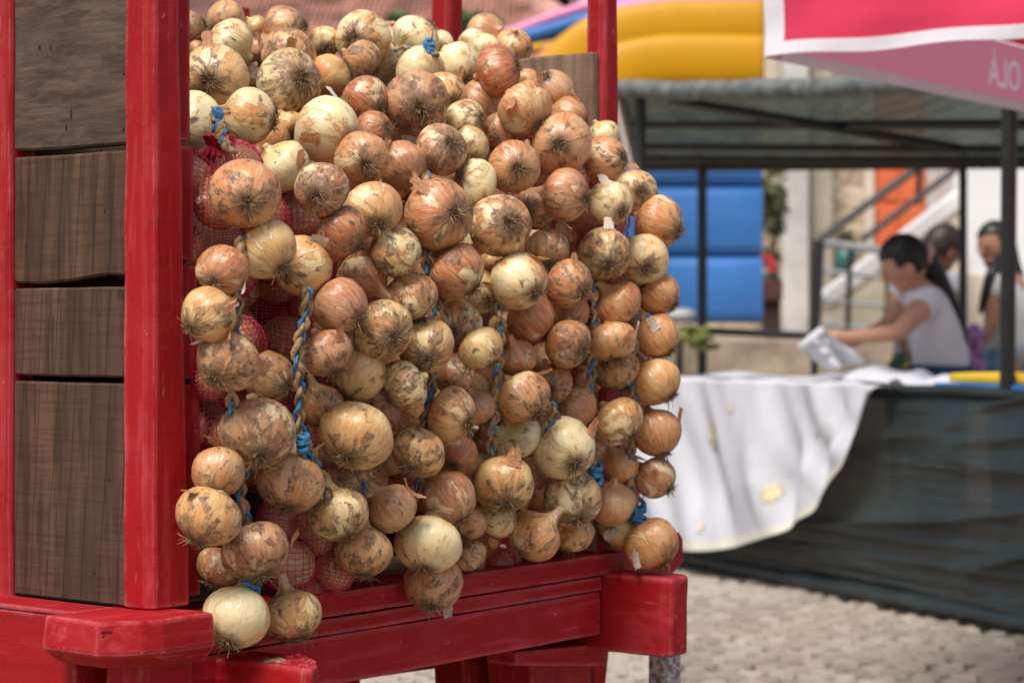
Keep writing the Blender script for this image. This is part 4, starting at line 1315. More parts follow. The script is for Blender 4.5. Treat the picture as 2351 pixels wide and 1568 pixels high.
def stall():
    root = empty('market_stall', front(0.5, 0))
    tag(root, 'market stall with grey green net roof, black poles and dark net skirt', 'market stall')
    T0, T1 = -0.55, 1.35
    # skirt: a slack net from the table edge to the ground
    def skirt(a, b):
        t = T0 + (T1 - T0) * a
        z = 0.792 * b + 0.015 * (1 - b)
        sag = 0.006 * math.sin(b * 9.5 + 1.3 * math.sin(t * 5)) * (0.5 + 0.5 * noise.noise(Vector((t * 3, b * 2, 0))))
        sag += 0.012 * noise.noise(Vector((t * 2.2, b * 7, 3))) + 0.05 * math.sin(b * math.pi)
        ridge = 1 - abs(noise.noise(Vector((t * 1.1 + 3, b * 4.2 + 0.25 * math.sin(t * 3), 9)))) * 2.2
        sag += 0.035 * max(0, ridge) ** 5 + 0.006 * noise.noise(Vector((t * 4, b * 40, 2)))
        for zz, am, w_, ph in ((.545, .022, .022, 0), (.33, .028, .020, 1), (.20, .018, .02, 2), (.66, .012, .018, 3), (.43, .014, .02, 4)):
            q = (b - zz - 0.018 * math.sin(t * 4 + ph * 2)) / w_
            sag += am * math.exp(-q * q) * max(0, min(1, .55 + 1.2 * noise.noise(Vector((t * 2.1, ph * 7.7, 0)))))
        return front(t, z, 0.01 + sag)
    MB().grid(skirt, 110, 130).build('skirt_net', M['skirt'], root, smooth=True)
    pts = [front(T0 + (T1 - T0) * i / 40, 0.035 + 0.006 * noise.noise(Vector((i * .7, 0, 0))), 0.035) for i in range(41)]
    MB().tube(pts, 0.032, 10).build('rolled_hem', M['skirt'], root, smooth=True)
    pts = [front(T0 + (T1 - T0) * i / 40, 0.795 - 0.004 * math.sin(i), 0.02) for i in range(41)]
    MB().tube(pts, 0.020, 8).build('table_rail', M['skirt'], root, smooth=True)
    mb = MB()
    q = [front(T0, 0.77), front(T1, 0.77), front(T1, 0.77, -0.85), front(T0, 0.77, -0.85)]
    mb.hexa([p - Vector((0, 0, .02)) for p in q] + q)
    mb.build('table_top', plain('plywood', (0.30, 0.22, 0.14), 0.8, 0.2), root)
    for t in (-0.3, 0.35, 1.25):
        MB().tube([front(t, 0, -0.8), front(t, 0.75, -0.8)], 0.018, 8).build('table_leg', M['black'], root)
    # roof
    FL, FR, BR, BL = W(1425, 196, 10.0), W(2520, 140, 7.0), W(2520, 350, 10.3), W(1462, 364, 12.2)
    def roof(a, b):
        p = FL.lerp(FR, a).lerp(BL.lerp(BR, a), b)
        p.z += -0.03 * math.sin(b * math.pi) + 0.010 * noise.noise(Vector((a * 9, b * 9, 0))) - 0.03 * math.sin(a * math.pi)
        return p
    MB().grid(roof, 60, 40).build('roof_net', M['canopy'], root, smooth=True)
    def edge(a, b, n=20):
        return [roof(a[0] + (b[0] - a[0]) * i / n, a[1] + (b[1] - a[1]) * i / n) for i in range(n + 1)]
    wr = plain('grey_net_wrap', (0.125, 0.135, 0.125), 0.7, 0.4, 14)
    MB().tube([p + Vector((0, 0, -.02)) for p in edge((0, 0), (1, 0), 40)], 0.042, 10).build('wrapped_front_bar', wr, root, smooth=True)
    dz = Vector((0, 0, -0.05))
    MB().tube([BL + dz, BR + dz], 0.024, 8).build('roof_bar', M['black'], root)
    MB().tube([FL + dz, BL + dz], 0.022, 8).build('roof_bar', M['black'], root)
    for b, e_ in ((0.30, .96), (0.60, .96), (0.82, .96)):
        MB().tube([roof(.02, b) + dz, roof(e_, b) + dz * 1.4], 0.02, 8).build('roof_bar', M['black'], root)
    def bar(px, r, nm='brace'):
        MB().tube([W(*q) for q in px], r, 8).build(nm, M['black'], root)
    bar([(1540, 230, 9.72), (1815, 277, 9.1), (2205, 342, 9.6)], 0.022)
    bar([(1483, 331, 11.8), (1640, 356, 11.8)], 0.02)
    # poles
    def pole(u, Y, v0, r, lean=0.0):
        p = W(u, v0, Y)
        MB().tube([Vector((p.x + lean, p.y, 0.0)), p], r, 10).build('pole', M['black'], root)
    pole(1470, 9.98, 215, 0.026)
    pole(1612, 11.6, 345, 0.026)
    pole(2211, 10.6, 345, 0.020)
    p = W(2318, 200, 7.45)
    q = front(front_t(2292), 0.0, -0.03)
    MB().tube([q, p], 0.027, 12).build('pole', M['black'], root)
    return root


stall()


def tablecloth():
    t0, t1 = front_t(1440), front_t(2013)
    base = empty('tablecloth', front((t0 + t1) / 2, 0.8))
    tag(base, 'white tablecloth with small yellow flowers hanging over the stall front', 'tablecloth')
    low = [(1440, 1240), (1520, 1252), (1580, 1262), (1650, 1263), (1720, 1250), (1790, 1228), (1850, 1196), (1895, 1160), (1930, 1100), (1958, 1060), (1985, 985), (2003, 920), (2013, 880)]
    low = catmull(low, 6)
    def low_z(u, t):
        for (u0, v0), (u1, v1) in zip(low, low[1:]):
            if u <= u1:
                v = v0 + (v1 - v0) * (u - u0) / (u1 - u0)
                break
        else:
            v = low[-1][1]
        p = front(t, 0, 0.16)
        return H + (CV - v) / FP * p.y
    def f(a, b):
        u = 1440 + (2013 - 1440) * a
        t = front_t(u, 0.14)
        zl = min(0.79, low_z(u, t))
        if b < 0.28:          # on the table top
            q = b / 0.28
            return front(t, 0.805 + 0.010 * noise.noise(Vector((a * 11, q * 5, 0))) + 0.03 * max(0, noise.noise(Vector((a * 5, q * 3, 4)))), -0.50 * (1 - q) + 0.125 * q)
        q = (b - 0.28) / 0.72
        fold = 0.034 * math.sin(a * 31 + 3.2 * math.sin(a * 6 + q * 1.5)) + 0.055 * noise.noise(Vector((a * 13 - q * 2.4, q * 1.0, 7))) + 0.02 * math.sin(a * 13 + q * 2.6)
        return front(t, 0.81 + (zl - 0.81) * q, 0.125 + fold * (0.35 + q) * min(1, (1.02 - a) * 3) * min(1, (1.15 - q) * 2) + 0.05 * q)
    MB().grid(f, 150, 60).build('cloth', M['white_cloth'], base, smooth=True)
    # cream hem along the lower edge
    def hem(a, b):
        p = f(a, 0.955 + 0.045 * b)
        return p + OUTW * 0.004
    MB().grid(hem, 150, 3).build('hem', M['cream_cloth'], base, smooth=True)
    # printed flowers, flat on the cloth
    for (a, b, s) in ((0.33, 0.52, 0.085), (0.60, 0.80, 0.06), (0.32, 0.90, 0.035), (0.42, 0.40, 0.03), (0.76, 0.55, 0.03), (0.5, 0.1, .04), (0.86, 0.42, .028), (0.12, 0.7, .035)):
        mb = MB()
        m = 9
        vs, fs = [f(a, b) + OUTW * 0.006], []
        for i in range(m * 2):
            w = i / (m * 2) * 6.283
            r = s * (1.0 if i % 2 == 0 else 0.55)
            vs.append(f(a + r * math.cos(w) * 0.42, b + r * math.sin(w) * 0.9) + OUTW * 0.006)
        fs = [(0, 1 + i, 1 + (i + 1) % (m * 2)) for i in range(m * 2)]
        mb.add(vs, fs).build('printed_flower', M['yellow_print'], base)
    # hand held part of another white cloth
    mb = MB()
    Y = 8.75
    def g(a, b):
        p = W(1838, 800, Y).lerp(W(1888, 757, Y), a)
        d = W(1900, 850, Y).lerp(W(1985, 830, Y), a)
        q = p.lerp(d, b)
        q.y += 0.05 * math.sin(a * 9 + b * 3) + 0.04 * noise.noise(Vector((a * 6, b * 4, 0)))
        return q
    mb.grid(g, 24, 16)
    mb.tube([W(1836, 802, Y - .02), W(1862, 778, Y - .02), W(1890, 756, Y - .02)], 0.017, 8)
    o = mb.build('held_cloth', M['white_cloth'], None, smooth=True, origin=W(1900, 850, Y))
    tag(o, 'folded white cloth held up by the woman in the white t-shirt', 'cloth')
    mb = MB()
    def g2(a, b):
        p = W(1900, 830, 8.9).lerp(W(2150, 880, 7.9), a)
        p.z = 0.80 + 0.07 * max(0, noise.noise(Vector((a * 5, b * 3, 2)))) + 0.05 * (1 - a) * math.sin(b * 3.14)
        return p + Vector((0.907, 0.42, 0)) * (b * 0.45 - .02)
    mb.grid(g2, 40, 16)
    o = mb.build('crumpled_cloth', M['white_cloth'], None, smooth=True, origin=W(2000, 850, 8.5))
    tag(o, 'crumpled white cloth on the stall table in front of the woman', 'cloth')
    # folded blue and yellow cloths along the table edge
    for i, (nm, m, z0, z1, o0, o1, ta, tb, lab) in enumerate((
            ('folded_cloth', M['blue_cloth'], 0.797, 0.822, 0.0, -0.35, front_t(2140), 1.30, 'blue folded cloth under the yellow one at the table edge'),
            ('folded_cloth', M['yellow_cloth'], 0.824, 0.856, -0.03, -0.38, front_t(2160), 1.30, 'yellow folded cloth on top of the blue one at the table edge'))):
        mb = MB()
        q = [front(ta, 0, o0), front(tb, 0, o0), front(tb, 0, o1), front(ta, 0, o1)]
        mb.hexa([p + Vector((0, 0, z0)) for p in q] + [p + Vector((0, 0, z1)) for p in q])
        ob = mb.build(nm, m, None, bevel=0.010, cut=0.12, rough=0.005, origin=front((ta + tb) / 2, z0, -.2))
        tag(ob, lab, 'cloth')
    # white dish and green vegetables at the far end of the table
    mb = MB()
    c = front(front_t(1560), 0.80, -0.45)
    c = W(1565, 722, 10.4)
    mb.ball(c, 0.07, 0.07, 0.030, 20, 8)
    tag(mb.build('white_dish', plain('white_enamel', (0.72, 0.72, 0.7), 0.3), None, smooth=True, origin=c), 'white rounded dish behind the outermost onions', 'dish')
    mb = MB()
    r_ = random.Random(4)
    c = W(1590, 775, 10.3)
    for i in range(26):
        mb.ball(c + Vector((r_.gauss(0, .045), r_.gauss(0, .05), r_.gauss(0, .025))), .03, .022, .018, 7, 5, None, .4, i)
    tag(mb.build('green_vegetables', plain('green_vegetable', (0.22, 0.24, 0.07), 0.6, 0.4, 30), None, smooth=True, origin=c), 'small heap of pale green vegetables on the stall beside the pole', 'vegetables')
    mb = MB()
    mb.tube([W(1560, 757, 12.3), W(1880, 772, 12.3), W(1880, 772, 12.3) + Vector((.05, 0, 0))], 0.022, 8)
    for u in (1560, 1870):
        p = W(u, 760, 12.3)
        mb.tube([Vector((p.x, p.y, 0)), p], 0.02, 8)
    tag(mb.build('low_rail', M['black'], None, origin=W(1700, 900, 12.3)), 'low black rail behind the stall below the blue inflatable', 'rail')


tablecloth()


# ================================================================== PARASOL
def parasol():
    c0 = W(1756, 131, 5.5)
    zb = c0.z
    pa = Vector((1.62, 4.72, zb - .028))
    pb = Vector((1.98, 7.45, zb))
    ctr = (pa + pb) / 2 + Vector((0.25, 0, 0))
    ctr = c0 + (pa - c0) * 0.5 + (pb - c0) * 0.5
    root = empty('parasol', (ctr.x, ctr.y, 0))
    tag(root, 'square red market parasol with white hems and mirrored white lettering', 'parasol')
    red = plain('red_fabric', (0.68, 0.045, 0.10), 0.7, 0.06, 4, 0.25, 0.25, 0.15)
    k = NT('red_fabric_backlit')
    k.out((0.62, 0.20, 0.26), 0.8, 0.2)
    tr = k.n('ShaderNodeBsdfTranslucent'); tr.inputs['Color'].default_value = (1.0, 0.34, 0.46, 1)
    mx = k.n('ShaderNodeMixShader'); mx.inputs[0].default_value = 0.93
    k.l(k.b.outputs[0], mx.inputs[1]); k.l(tr.outputs[0], mx.inputs[2]); k.l(mx.outputs[0], k.t.nodes['Material Output'].inputs['Surface'])
    red2 = k.m
    white = plain('white_hem', (0.80, 0.78, 0.82), 0.8, 0.05, 10, 0.2, 0.1, 0.2)
    up = Vector((0, 0, 1))
    hgt = 0.20
    apex = Vector((ctr.x, ctr.y, zb + hgt + 0.55))
    pd = pa + pb - c0
    n1 = (pa - c0).cross(up).normalized()      # outward from the near side
    if n1.y > 0: n1 = -n1
    n2 = (pb - c0).cross(up).normalized()
    if n2.x > 0: n2 = -n2
    def near(a, b):
        p = c0.lerp(pa, a)
        p.z = zb + hgt * b - 0.006 * math.sin(a * 3.1) + 0.004 * math.sin(a * 20) * (1 - b)
        w = 0.004 * math.sin(a * 17 - b * 5) + 0.012 * b * noise.noise(Vector((a * 7 - b * 2.5, b * 2.5 + a * 2, 1)))
        return p + n1 * (w * (0.3 + 0.7 * (1 - b) + .2))
    MB().grid(near, 70, 16).build('front_valance', red, root, smooth=True)
    MB().grid(lambda a, b: near(a, 0.16 * b) + n1 * 0.003, 70, 3).build('hem', white, root, smooth=True)
    MB().grid(lambda a, b: near(0.045 * a, b) + n1 * 0.0035, 4, 16).build('side_hem', white, root, smooth=True)
    def far(a, b):
        p = c0.lerp(pb, a)
        p.z = zb + hgt * b + 0.028 * math.sin(a * 3.14) * (1 - b) * 0 - 0.004
        w = 0.0
        return p + n2 * (w * (1 - b))
    hemin = plain('hem_from_inside', (0.72, 0.60, 0.62), 0.85, 0.03, 10, 0.2, 0.1, 0.7)
    MB().grid(lambda a, b: far(a, 0.15 * b) - n2 * 0.003, 60, 2).build('hem', hemin, root, smooth=True)
    MB().grid(lambda a, b: far(0.035 * a, b) - n2 * 0.0035, 3, 10).build('side_hem', hemin, root, smooth=True)
    for p, q in ((pa, pd), (pb, pd)):
        MB().grid(lambda a, b: p.lerp(q, a) + up * (hgt * b), 20, 4).build('valance', red2, root, smooth=True)
    for p, q in ((c0, pa), (pa, pd), (pd, pb), (pb, c0)):
        MB().grid(lambda a, b: (p + up * hgt).lerp(q + up * hgt, a).lerp(apex, b), 16, 10).build('roof_panel', red, root, smooth=True)
    MB().tube([Vector((ctr.x, ctr.y, 0)), apex], 0.022, 12).build('pole', white, root)
    MB().tube([Vector((ctr.x, ctr.y, 0)), Vector((ctr.x, ctr.y, .08))], 0.25, 24).build('base', M['black'], root)
    for q in (c0, pa, pb, pd):
        MB().tube([apex - up * .03, q + up * (hgt - .02)], 0.008, 6).build('rib', M['black'], root)
    # lettering printed on the outside of the far valance, so it reads mirrored from within:
    # white letters let into the red cloth
    dirx = (c0 - pb).normalized()
    k0 = (2266 - CU) / FP
    a = (k0 * c0.y - c0.x) / ((pb.x - c0.x) - k0 * (pb.y - c0.y))
    L = (pb - c0).length
    width = 0.265
    x0, x1, y0, y1 = -0.03, 0.31, 0.155 * hgt - 0.062, hgt - 0.062
    org = c0.lerp(pb, a + width / L)
    org.z = zb + 0.058
    mtx = Matrix((dirx, up, dirx.cross(up))).transposed()
    from mathutils.geometry import interpolate_bezier, delaunay_2d_cdt
    cu = bpy.data.curves.new('lettering', 'FONT')
    cu.body = 'OLÁ'
    cu.size = 0.128
    tmp = bpy.data.objects.new('lettering_curve', cu)
    COL.objects.link(tmp)
    polys = []
    for sp in tmp.to_curve(bpy.context.evaluated_depsgraph_get()).splines:
        bp, pl = sp.bezier_points, []
        for i in range(len(bp)):
            p, q = bp[i], bp[(i + 1) % len(bp)]
            for c in interpolate_bezier(p.co, p.handle_right, q.handle_left, q.co, 7)[:-1]:
                if not pl or (Vector((c.x, c.y)) - pl[-1]).length > 1e-5: pl.append(Vector((c.x, c.y)))
        if len(pl) > 2: polys.append(pl)
    tmp.to_curve_clear()
    bpy.data.objects.remove(tmp)
    def odd(x, y):
        k = False
        for pl in polys:
            for i in range(len(pl)):
                p, q = pl[i], pl[i - 1]
                if (p.y > y) != (q.y > y) and x < (q.x - p.x) * (y - p.y) / (q.y - p.y) + p.x: k = not k
        return k
    vs, es = [Vector((x0, y0)), Vector((x1, y0)), Vector((x1, y1)), Vector((x0, y1))], [(0, 1), (1, 2), (2, 3), (3, 0)]
    for pl in polys:
        o = len(vs)
        vs += pl
        es += [(o + i, o + (i + 1) % len(pl)) for i in range(len(pl))]
    rv, _, rf = delaunay_2d_cdt(vs, es, [], 0, 1e-6)[:3]
    base = parent_world(root)
    for keep, nm, mt in ((False, 'far_valance', red2), (True, 'letter', plain('letter_print', (0.98, 0.88, 0.92), .8, .02, 9, .2, 0, .93))):
        fs = [f for f in rf if odd(sum(rv[i].x for i in f) / 3, sum(rv[i].y for i in f) / 3) == keep]
        cells = [fs]
        if keep:      # one part per letter
            spans = []
            for lo, hi in sorted((min(p.x for p in pl), max(p.x for p in pl)) for pl in polys):
                if spans and lo < spans[-1][1] - .002: spans[-1][1] = max(hi, spans[-1][1])
                else: spans.append([lo, hi])
            cells = [[f for f in fs if lo - 1e-4 <= sum(rv[i].x for i in f) / 3 <= hi + 1e-4] for lo, hi in spans]
        for cell in cells:
            me = bpy.data.meshes.new(nm)
            used = sorted({i for f in cell for i in f})
            at = {i: j for j, i in enumerate(used)}
            me.from_pydata([(rv[i].x, rv[i].y, 0) for i in used], [], [[at[i] for i in f] for f in cell])
            t = link(nm, me, mt, root)
            t.rotation_euler = mtx.to_euler()
            t.location = org - base
    aL, aR = a + (width - x1) / L, a + (width - x0) / L
    for q0, q1 in ((.036, aL), (aR, 1.0)):
        MB().grid(lambda g, h: far(q0 + (q1 - q0) * g, .155 + .845 * h), 30, 8).build('far_valance', red2, root, smooth=True)


parasol()


# ================================================================== PEOPLE
M['skin'] = plain('skin', (0.52, 0.27, 0.17), 0.55, 0.08, 12, 0.35)
M['skin_dark'] = plain('tanned_skin', (0.30, 0.145, 0.085), 0.55, 0.08, 12, 0.35)
M['hair'] = plain('dark_hair', (0.010, 0.008, 0.008), 0.42, 0.3, 30, 0.4)
M['hair_b'] = plain('brown_hair', (0.028, 0.016, 0.010), 0.5, 0.3, 30, 0.4)
M['tee'] = plain('white_tee', (0.66, 0.63, 0.68), 0.85, 0.04, 9, 0.2, 0.15)
M['tee_grey'] = plain('grey_tee', (0.50, 0.51, 0.49), 0.85, 0.05, 9, 0.2)
M['tee_lav'] = plain('lavender_tee', (0.46, 0.46, 0.53), 0.85, 0.05, 9, 0.2)
M['denim'] = plain('dark_denim', (0.022, 0.05, 0.115), 0.85, 0.25, 20, 0.2)
M['denim_l'] = plain('light_denim', (0.12, 0.19, 0.25), 0.85, 0.25, 20, 0.2)
M['black_cloth'] = plain('black_cloth', (0.014, 0.014, 0.017), 0.85, 0.2, 20, 0.2)
M['eye'] = plain('eye_dark', (0.02, 0.012, 0.01), 0.2)
M['lip'] = plain('lips', (0.36, 0.11, 0.09), 0.5)


def skin_body(name, verts, edges, radii, mat, parent, root=0, sub=2):
    org = parent_world(parent)
    me = bpy.data.meshes.new(name)
    bm = bmesh.new()
    sl = bm.verts.layers.skin.verify()
    vs = []
    for i, p in enumerate(verts):
        v = bm.verts.new(Vector(p) - org)
        r = radii[i]
        v[sl].radius = (r, r) if not isinstance(r, tuple) else r
        v[sl].use_root = (i == root)
        vs.append(v)
    for a, b in edges:
        bm.edges.new((vs[a], vs[b]))
    bm.to_mesh(me)
    bm.free()
    o = link(name, me, mat, parent)
    m = o.modifiers.new('skin', 'SKIN'); m.use_smooth_shade = True
    m2 = o.modifiers.new('sub', 'SUBSURF'); m2.levels = sub; m2.render_levels = sub
    return o


def chain(name, pts, rad, mat, parent, sub=2):
    return skin_body(name, pts, [(i, i + 1) for i in range(len(pts) - 1)], rad, mat, parent, 0, sub)


def person(name, label, loc, J, skin, hair, top, legs, face, hair_len, sleeve=0.45, headr=0.098):
    """J: joints in world space; face: unit direction the face looks at"""
    root = empty(name, loc)
    tag(root, label, 'person')
    J = {k: Vector(v) for k, v in J.items()}
    order = ['pelvis', 'waist', 'chest', 'neck', 'chin', 'head',
             'shl', 'ell', 'wrl', 'hal', 'shr', 'elr', 'wrr', 'har',
             'hil', 'knl', 'anl', 'tol', 'hir', 'knr', 'anr', 'tor']
    rad = dict(pelvis=(.09, .08), waist=(.11, .088), chest=(.135, .10), neck=.048, chin=.052, head=.06,
               shl=.055, ell=.039, wrl=.026, hal=.032, shr=.055, elr=.039, wrr=.026, har=.032,
               hil=.06, knl=.05, anl=.037, tol=.034, hir=.06, knr=.05, anr=.037, tor=.034)
    ix = {k: i for i, k in enumerate(order)}
    E = [('pelvis', 'waist'), ('waist', 'chest'), ('chest', 'neck'), ('neck', 'chin'), ('chest', 'shl'), ('shl', 'ell'), ('ell', 'wrl'), ('wrl', 'hal'),
         ('chest', 'shr'), ('shr', 'elr'), ('elr', 'wrr'), ('wrr', 'har'), ('pelvis', 'hil'), ('hil', 'knl'), ('knl', 'anl'), ('anl', 'tol'),
         ('pelvis', 'hir'), ('hir', 'knr'), ('knr', 'anr'), ('anr', 'tor'), ('chin', 'head')]
    skin_body('body', [J[k] for k in order], [(ix[a], ix[b]) for a, b in E], [rad[k] for k in order], skin, root)
    f = Vector(face).normalized()
    up = (J['head'] - J['neck']).normalized()
    f = (f - up * f.dot(up)).normalized()
    sd_ = f.cross(up)
    rot = Matrix((sd_, f, up)).transposed()
    hc = J['head']
    # head with nose, brow, ears, lips
    hm = MB()
    hm.ball(hc + up * .01, headr * .78, headr * .98, headr * 1.12, 22, 16, rot)
    hm.ball(hc + f * headr * .38 - up * headr * .62, headr * .52, headr * .50, headr * .52, 16, 10, rot)
    hm.ball(hc + f * headr * .99 - up * headr * .14, headr * .13, headr * .20, headr * .30, 10, 8, rot)
    for s in (-1, 1):
        hm.ball(hc + sd_ * s * headr * .79 - up * headr * .1 - f * .01, headr * .10, headr * .22, headr * .32, 10, 8, rot)
    hd = hm.build('head', skin, root, smooth=True)
    for s in (-1, 1):
        MB().ball(hc + f * headr * .88 + sd_ * s * headr * .34 + up * headr * .08, headr * .13, headr * .07, headr * .07, 8, 6, rot).build('eye', M['eye'], hd, smooth=True)
    MB().ball(hc + f * headr * .86 - up * headr * .60, headr * .24, headr * .07, headr * .08, 8, 6, rot).build('mouth', M['lip'], hd, smooth=True)
    # hair: a cap plus the long fall down the back
    hb = MB()
    def cap(a, b):
        th, ph = a * 2 * math.pi, -0.55 + b * (math.pi / 2 + 0.55)
        d = Vector((math.cos(ph) * math.sin(th), math.cos(ph) * math.cos(th), math.sin(ph)))
        k = 1.0
        if d.y > 0.45 and d.z < 0.42:
            k = 0.80
        if abs(d.x) > .5 and d.z < 0.05 and d.y > -.1:
            k = 0.82
        k *= 1 + 0.02 * noise.noise(d * 6)
        q = Vector((d.x * headr * .90, d.y * headr * 1.10, d.z * headr * 1.2))
        return hc + up * .014 - f * .010 + rot @ (q * k)
    hb.grid(cap, 32, 14)
    hb.build('hair', hair, root, smooth=True)
    for pts, rd in hair_len:
        chain('hair_length', pts, rd, hair, root)
    # hands: palm with four fingers and thumb
    for h, w, in (('hal', 'wrl'), ('har', 'wrr')):
        d = (J[h] - J[w]).normalized()
        sdv = d.cross(Vector((0, 0, 1)))
        sdv = sdv.normalized() if sdv.length > .1 else Vector((1, 0, 0))
        nv = sdv.cross(d)
        for i in range(4):
            o = J[h] + sdv * (i - 1.5) * .017
            L = (.062, .072, .068, .052)[i]
            chain('finger', [o, o + d * L * .55 - nv * .004, o + d * L * .9 - nv * .022, o + d * L - nv * .042], [.0095, .009, .008, .0065], skin, root, 1)
        o = J[w].lerp(J[h], .45) + sdv * .02
        chain('thumb', [o, o + sdv * .022 + d * .02, o + sdv * .03 + d * .05 - nv * .01], [.011, .010, .008], skin, root, 1)
    # shirt with short sleeves
    sl, sr = J['shl'].lerp(J['ell'], sleeve), J['shr'].lerp(J['elr'], sleeve)
    low = J['pelvis'].lerp(J['waist'], 0.12)
    V = [low, J['waist'], J['chest'], J['chest'].lerp(J['neck'], .62), J['shl'], sl, J['shr'], sr]
    skin_body('shirt', V, [(0, 1), (1, 2), (2, 3), (2, 4), (4, 5), (2, 6), (6, 7)],
              [(.168, .145), (.142, .118), (.152, .117), .062, .069, .066, .069, .066], top, root)
    tm = MB()
    pel, wai = J['pelvis'], J['waist']
    ax_ = (wai - pel).normalized()
    tm.tube([pel - ax_ * .10, pel - ax_ * .03, pel + (wai - pel) * .25, pel + (wai - pel) * .55], [.135, .155, .15, .135], 20)
    for h, kn, an in (('hil', 'knl', 'anl'), ('hir', 'knr', 'anr')):
        tm.tube([pel.lerp(J[h], .8) + Vector((0, 0, .02)), J[h], J[h].lerp(J[kn], .5), J[kn], J[kn].lerp(J[an], .5), J[an]], [.10, .098, .088, .070, .062, .056], 16)
    tm.build('trousers', legs, root, smooth=True)
    for a, t in (('anl', 'tol'), ('anr', 'tor')):
        chain('shoe', [J[a] - Vector((0, 0, .035)), J[a].lerp(J[t], .5) - Vector((0, 0, .02)), J[t]], [.046, .046, .036], M['black_cloth'], root, 2)
    return root


# woman in white, bending over the table towards the left
Y = 9.25
g = 0.0
person('person', 'woman in white t-shirt and jeans leaning over the stall table, long dark hair clipped back', W(2180, 750, Y + .05) * 1.0 - Vector((0, 0, W(2180, 750, Y).z)),
       dict(pelvis=W(2160, 868, Y), waist=W(2162, 815, Y), chest=W(2146, 722, Y), neck=W(2108, 660, Y - .02), chin=W(2092, 640, Y - .03), head=W(2076, 606, Y - .04),
            shl=W(2130, 690, Y - .17), ell=W(2062, 765, Y - .32), wrl=W(1935, 775, Y - .38), hal=W(1905, 774, Y - .40),
            shr=W(2085, 690, Y + .14), elr=W(2035, 750, Y + .10), wrr=W(1955, 785, Y - .20), har=W(1925, 782, Y - .26),
            hil=W(2165, 895, Y - .10), knl=Vector((W(2160, 0, Y).x, Y - .10, .50)), anl=Vector((W(2165, 0, Y).x, Y - .10, .09)), tol=Vector((W(2165, 0, Y).x - .16, Y - .12, .04)),
            hir=W(2155, 895, Y + .10), knr=Vector((W(2140, 0, Y).x, Y + .10, .50)), anr=Vector((W(2145, 0, Y).x, Y + .10, .09)), tor=Vector((W(2145, 0, Y).x - .16, Y + .08, .04))),
       M['skin'], M['hair'], M['tee'], M['denim'], (-0.93, 0.12, -0.35),
       [([W(2108, 590, Y - .01), W(2136, 610, Y), W(2160, 655, Y + .02), W(2182, 690, Y + .02), W(2212, 738, Y + .03)], [.062, .058, .046, .032, .012])], 0.33, 0.096)
# pink hair clip
mb = MB()
mb.tube([W(2134, 554, Y - .085), W(2139, 575, Y - .095), W(2132, 604, Y - .085)], [.010, .014, .010], 8)
o = mb.build('hair_clip', plain('pink_plastic', (0.50, 0.27, 0.25), 0.4), None, smooth=True, origin=W(2136, 580, Y - .09))
tag(o, 'pale pink clip holding the leaning woman\'s dark hair', 'hair clip')

# young man behind her, looking away to the right
Y = 11.6
xm = W(2110, 0, Y).x
person('person', 'young person with short brown hair and pale lavender t-shirt behind the leaning woman', (xm, Y, 0),
       dict(pelvis=(xm, Y, .80), waist=(xm, Y, .95), chest=W(2130, 668, Y), neck=W(2146, 616, Y), chin=W(2154, 602, Y), head=W(2164, 572, Y),
            shl=W(2182, 648, Y - .14), ell=W(2200, 730, Y - .16), wrl=W(2190, 800, Y - .2), hal=W(2180, 830, Y - .2),
            shr=W(2068, 655, Y + .02), elr=W(2040, 725, Y - .08), wrr=W(2066, 780, Y - .2), har=W(2080, 800, Y - .22),
            hil=(xm + .08, Y - .05, .76), knl=(xm + .09, Y - .05, .44), anl=(xm + .09, Y, .09), tol=(xm + .20, Y - .08, .04),
            hir=(xm - .08, Y + .02, .76), knr=(xm - .09, Y, .44), anr=(xm - .09, Y, .09), tor=(xm + .02, Y - .12, .04)),
       M['skin_dark'], M['hair_b'], M['tee_lav'], M['black_cloth'], (0.85, 0.45, 0.0), [], 0.55, 0.103)

# girl by the right pole, long dark hair, looking left
Y = 11.3
xg = W(2318, 0, Y).x
person('person', 'girl with very long dark hair and grey t-shirt beside the right stall pole', (xg, Y, 0),
       dict(pelvis=W(2318, 830, Y), waist=W(2318, 780, Y), chest=W(2312, 680, Y), neck=W(2300, 622, Y), chin=W(2292, 606, Y), head=W(2286, 566, Y),
            shl=W(2282, 655, Y - .14), ell=W(2278, 745, Y - .18), wrl=W(2246, 800, Y - .22), hal=W(2236, 815, Y - .24),
            shr=W(2352, 655, Y + .12), elr=W(2368, 745, Y + .1), wrr=W(2345, 810, Y - .1), har=W(2335, 830, Y - .14),
            hil=(xg - .06, Y - .09, .78), knl=(xg - .06, Y - .1, .45), anl=(xg - .05, Y - .1, .09), tol=(xg - .17, Y - .16, .04),
            hir=(xg + .06, Y + .09, .78), knr=(xg + .06, Y + .1, .45), anr=(xg + .06, Y + .1, .09), tor=(xg - .05, Y + .04, .04)),
       M['skin_dark'], M['hair'], M['tee_grey'], M['denim_l'], (-0.86, -0.5, -0.08),
       [([W(2304, 545, Y + .02), W(2312, 600, Y + .06), W(2338, 660, Y + .1), W(2352, 720, Y + .1)], [.075, .065, .055, .02]),
        ([W(2296, 590, Y - .08), W(2276, 630, Y - .17), W(2262, 680, Y - .17), W(2249, 722, Y - .16)], [.03, .034, .03, .01])], 0.45, 0.100)
mb = MB()
c = W(2240, 800, Y - .3)
mb.ball(W(2240, 775, Y - .3), .045, .04, .065, 14, 10, None, .5, 3)
mb.ball(W(2240, 835, Y - .3), .045, .035, .075, 14, 10, None, .5, 5)
kb = NT('purple_print')
kc = kb.coord()
kb.out(kb.mix(kb.ramp(kb.noise(kc, 28, 3), .4, .6), (0.14, 0.035, 0.17), (0.45, 0.20, 0.42)), 0.6)
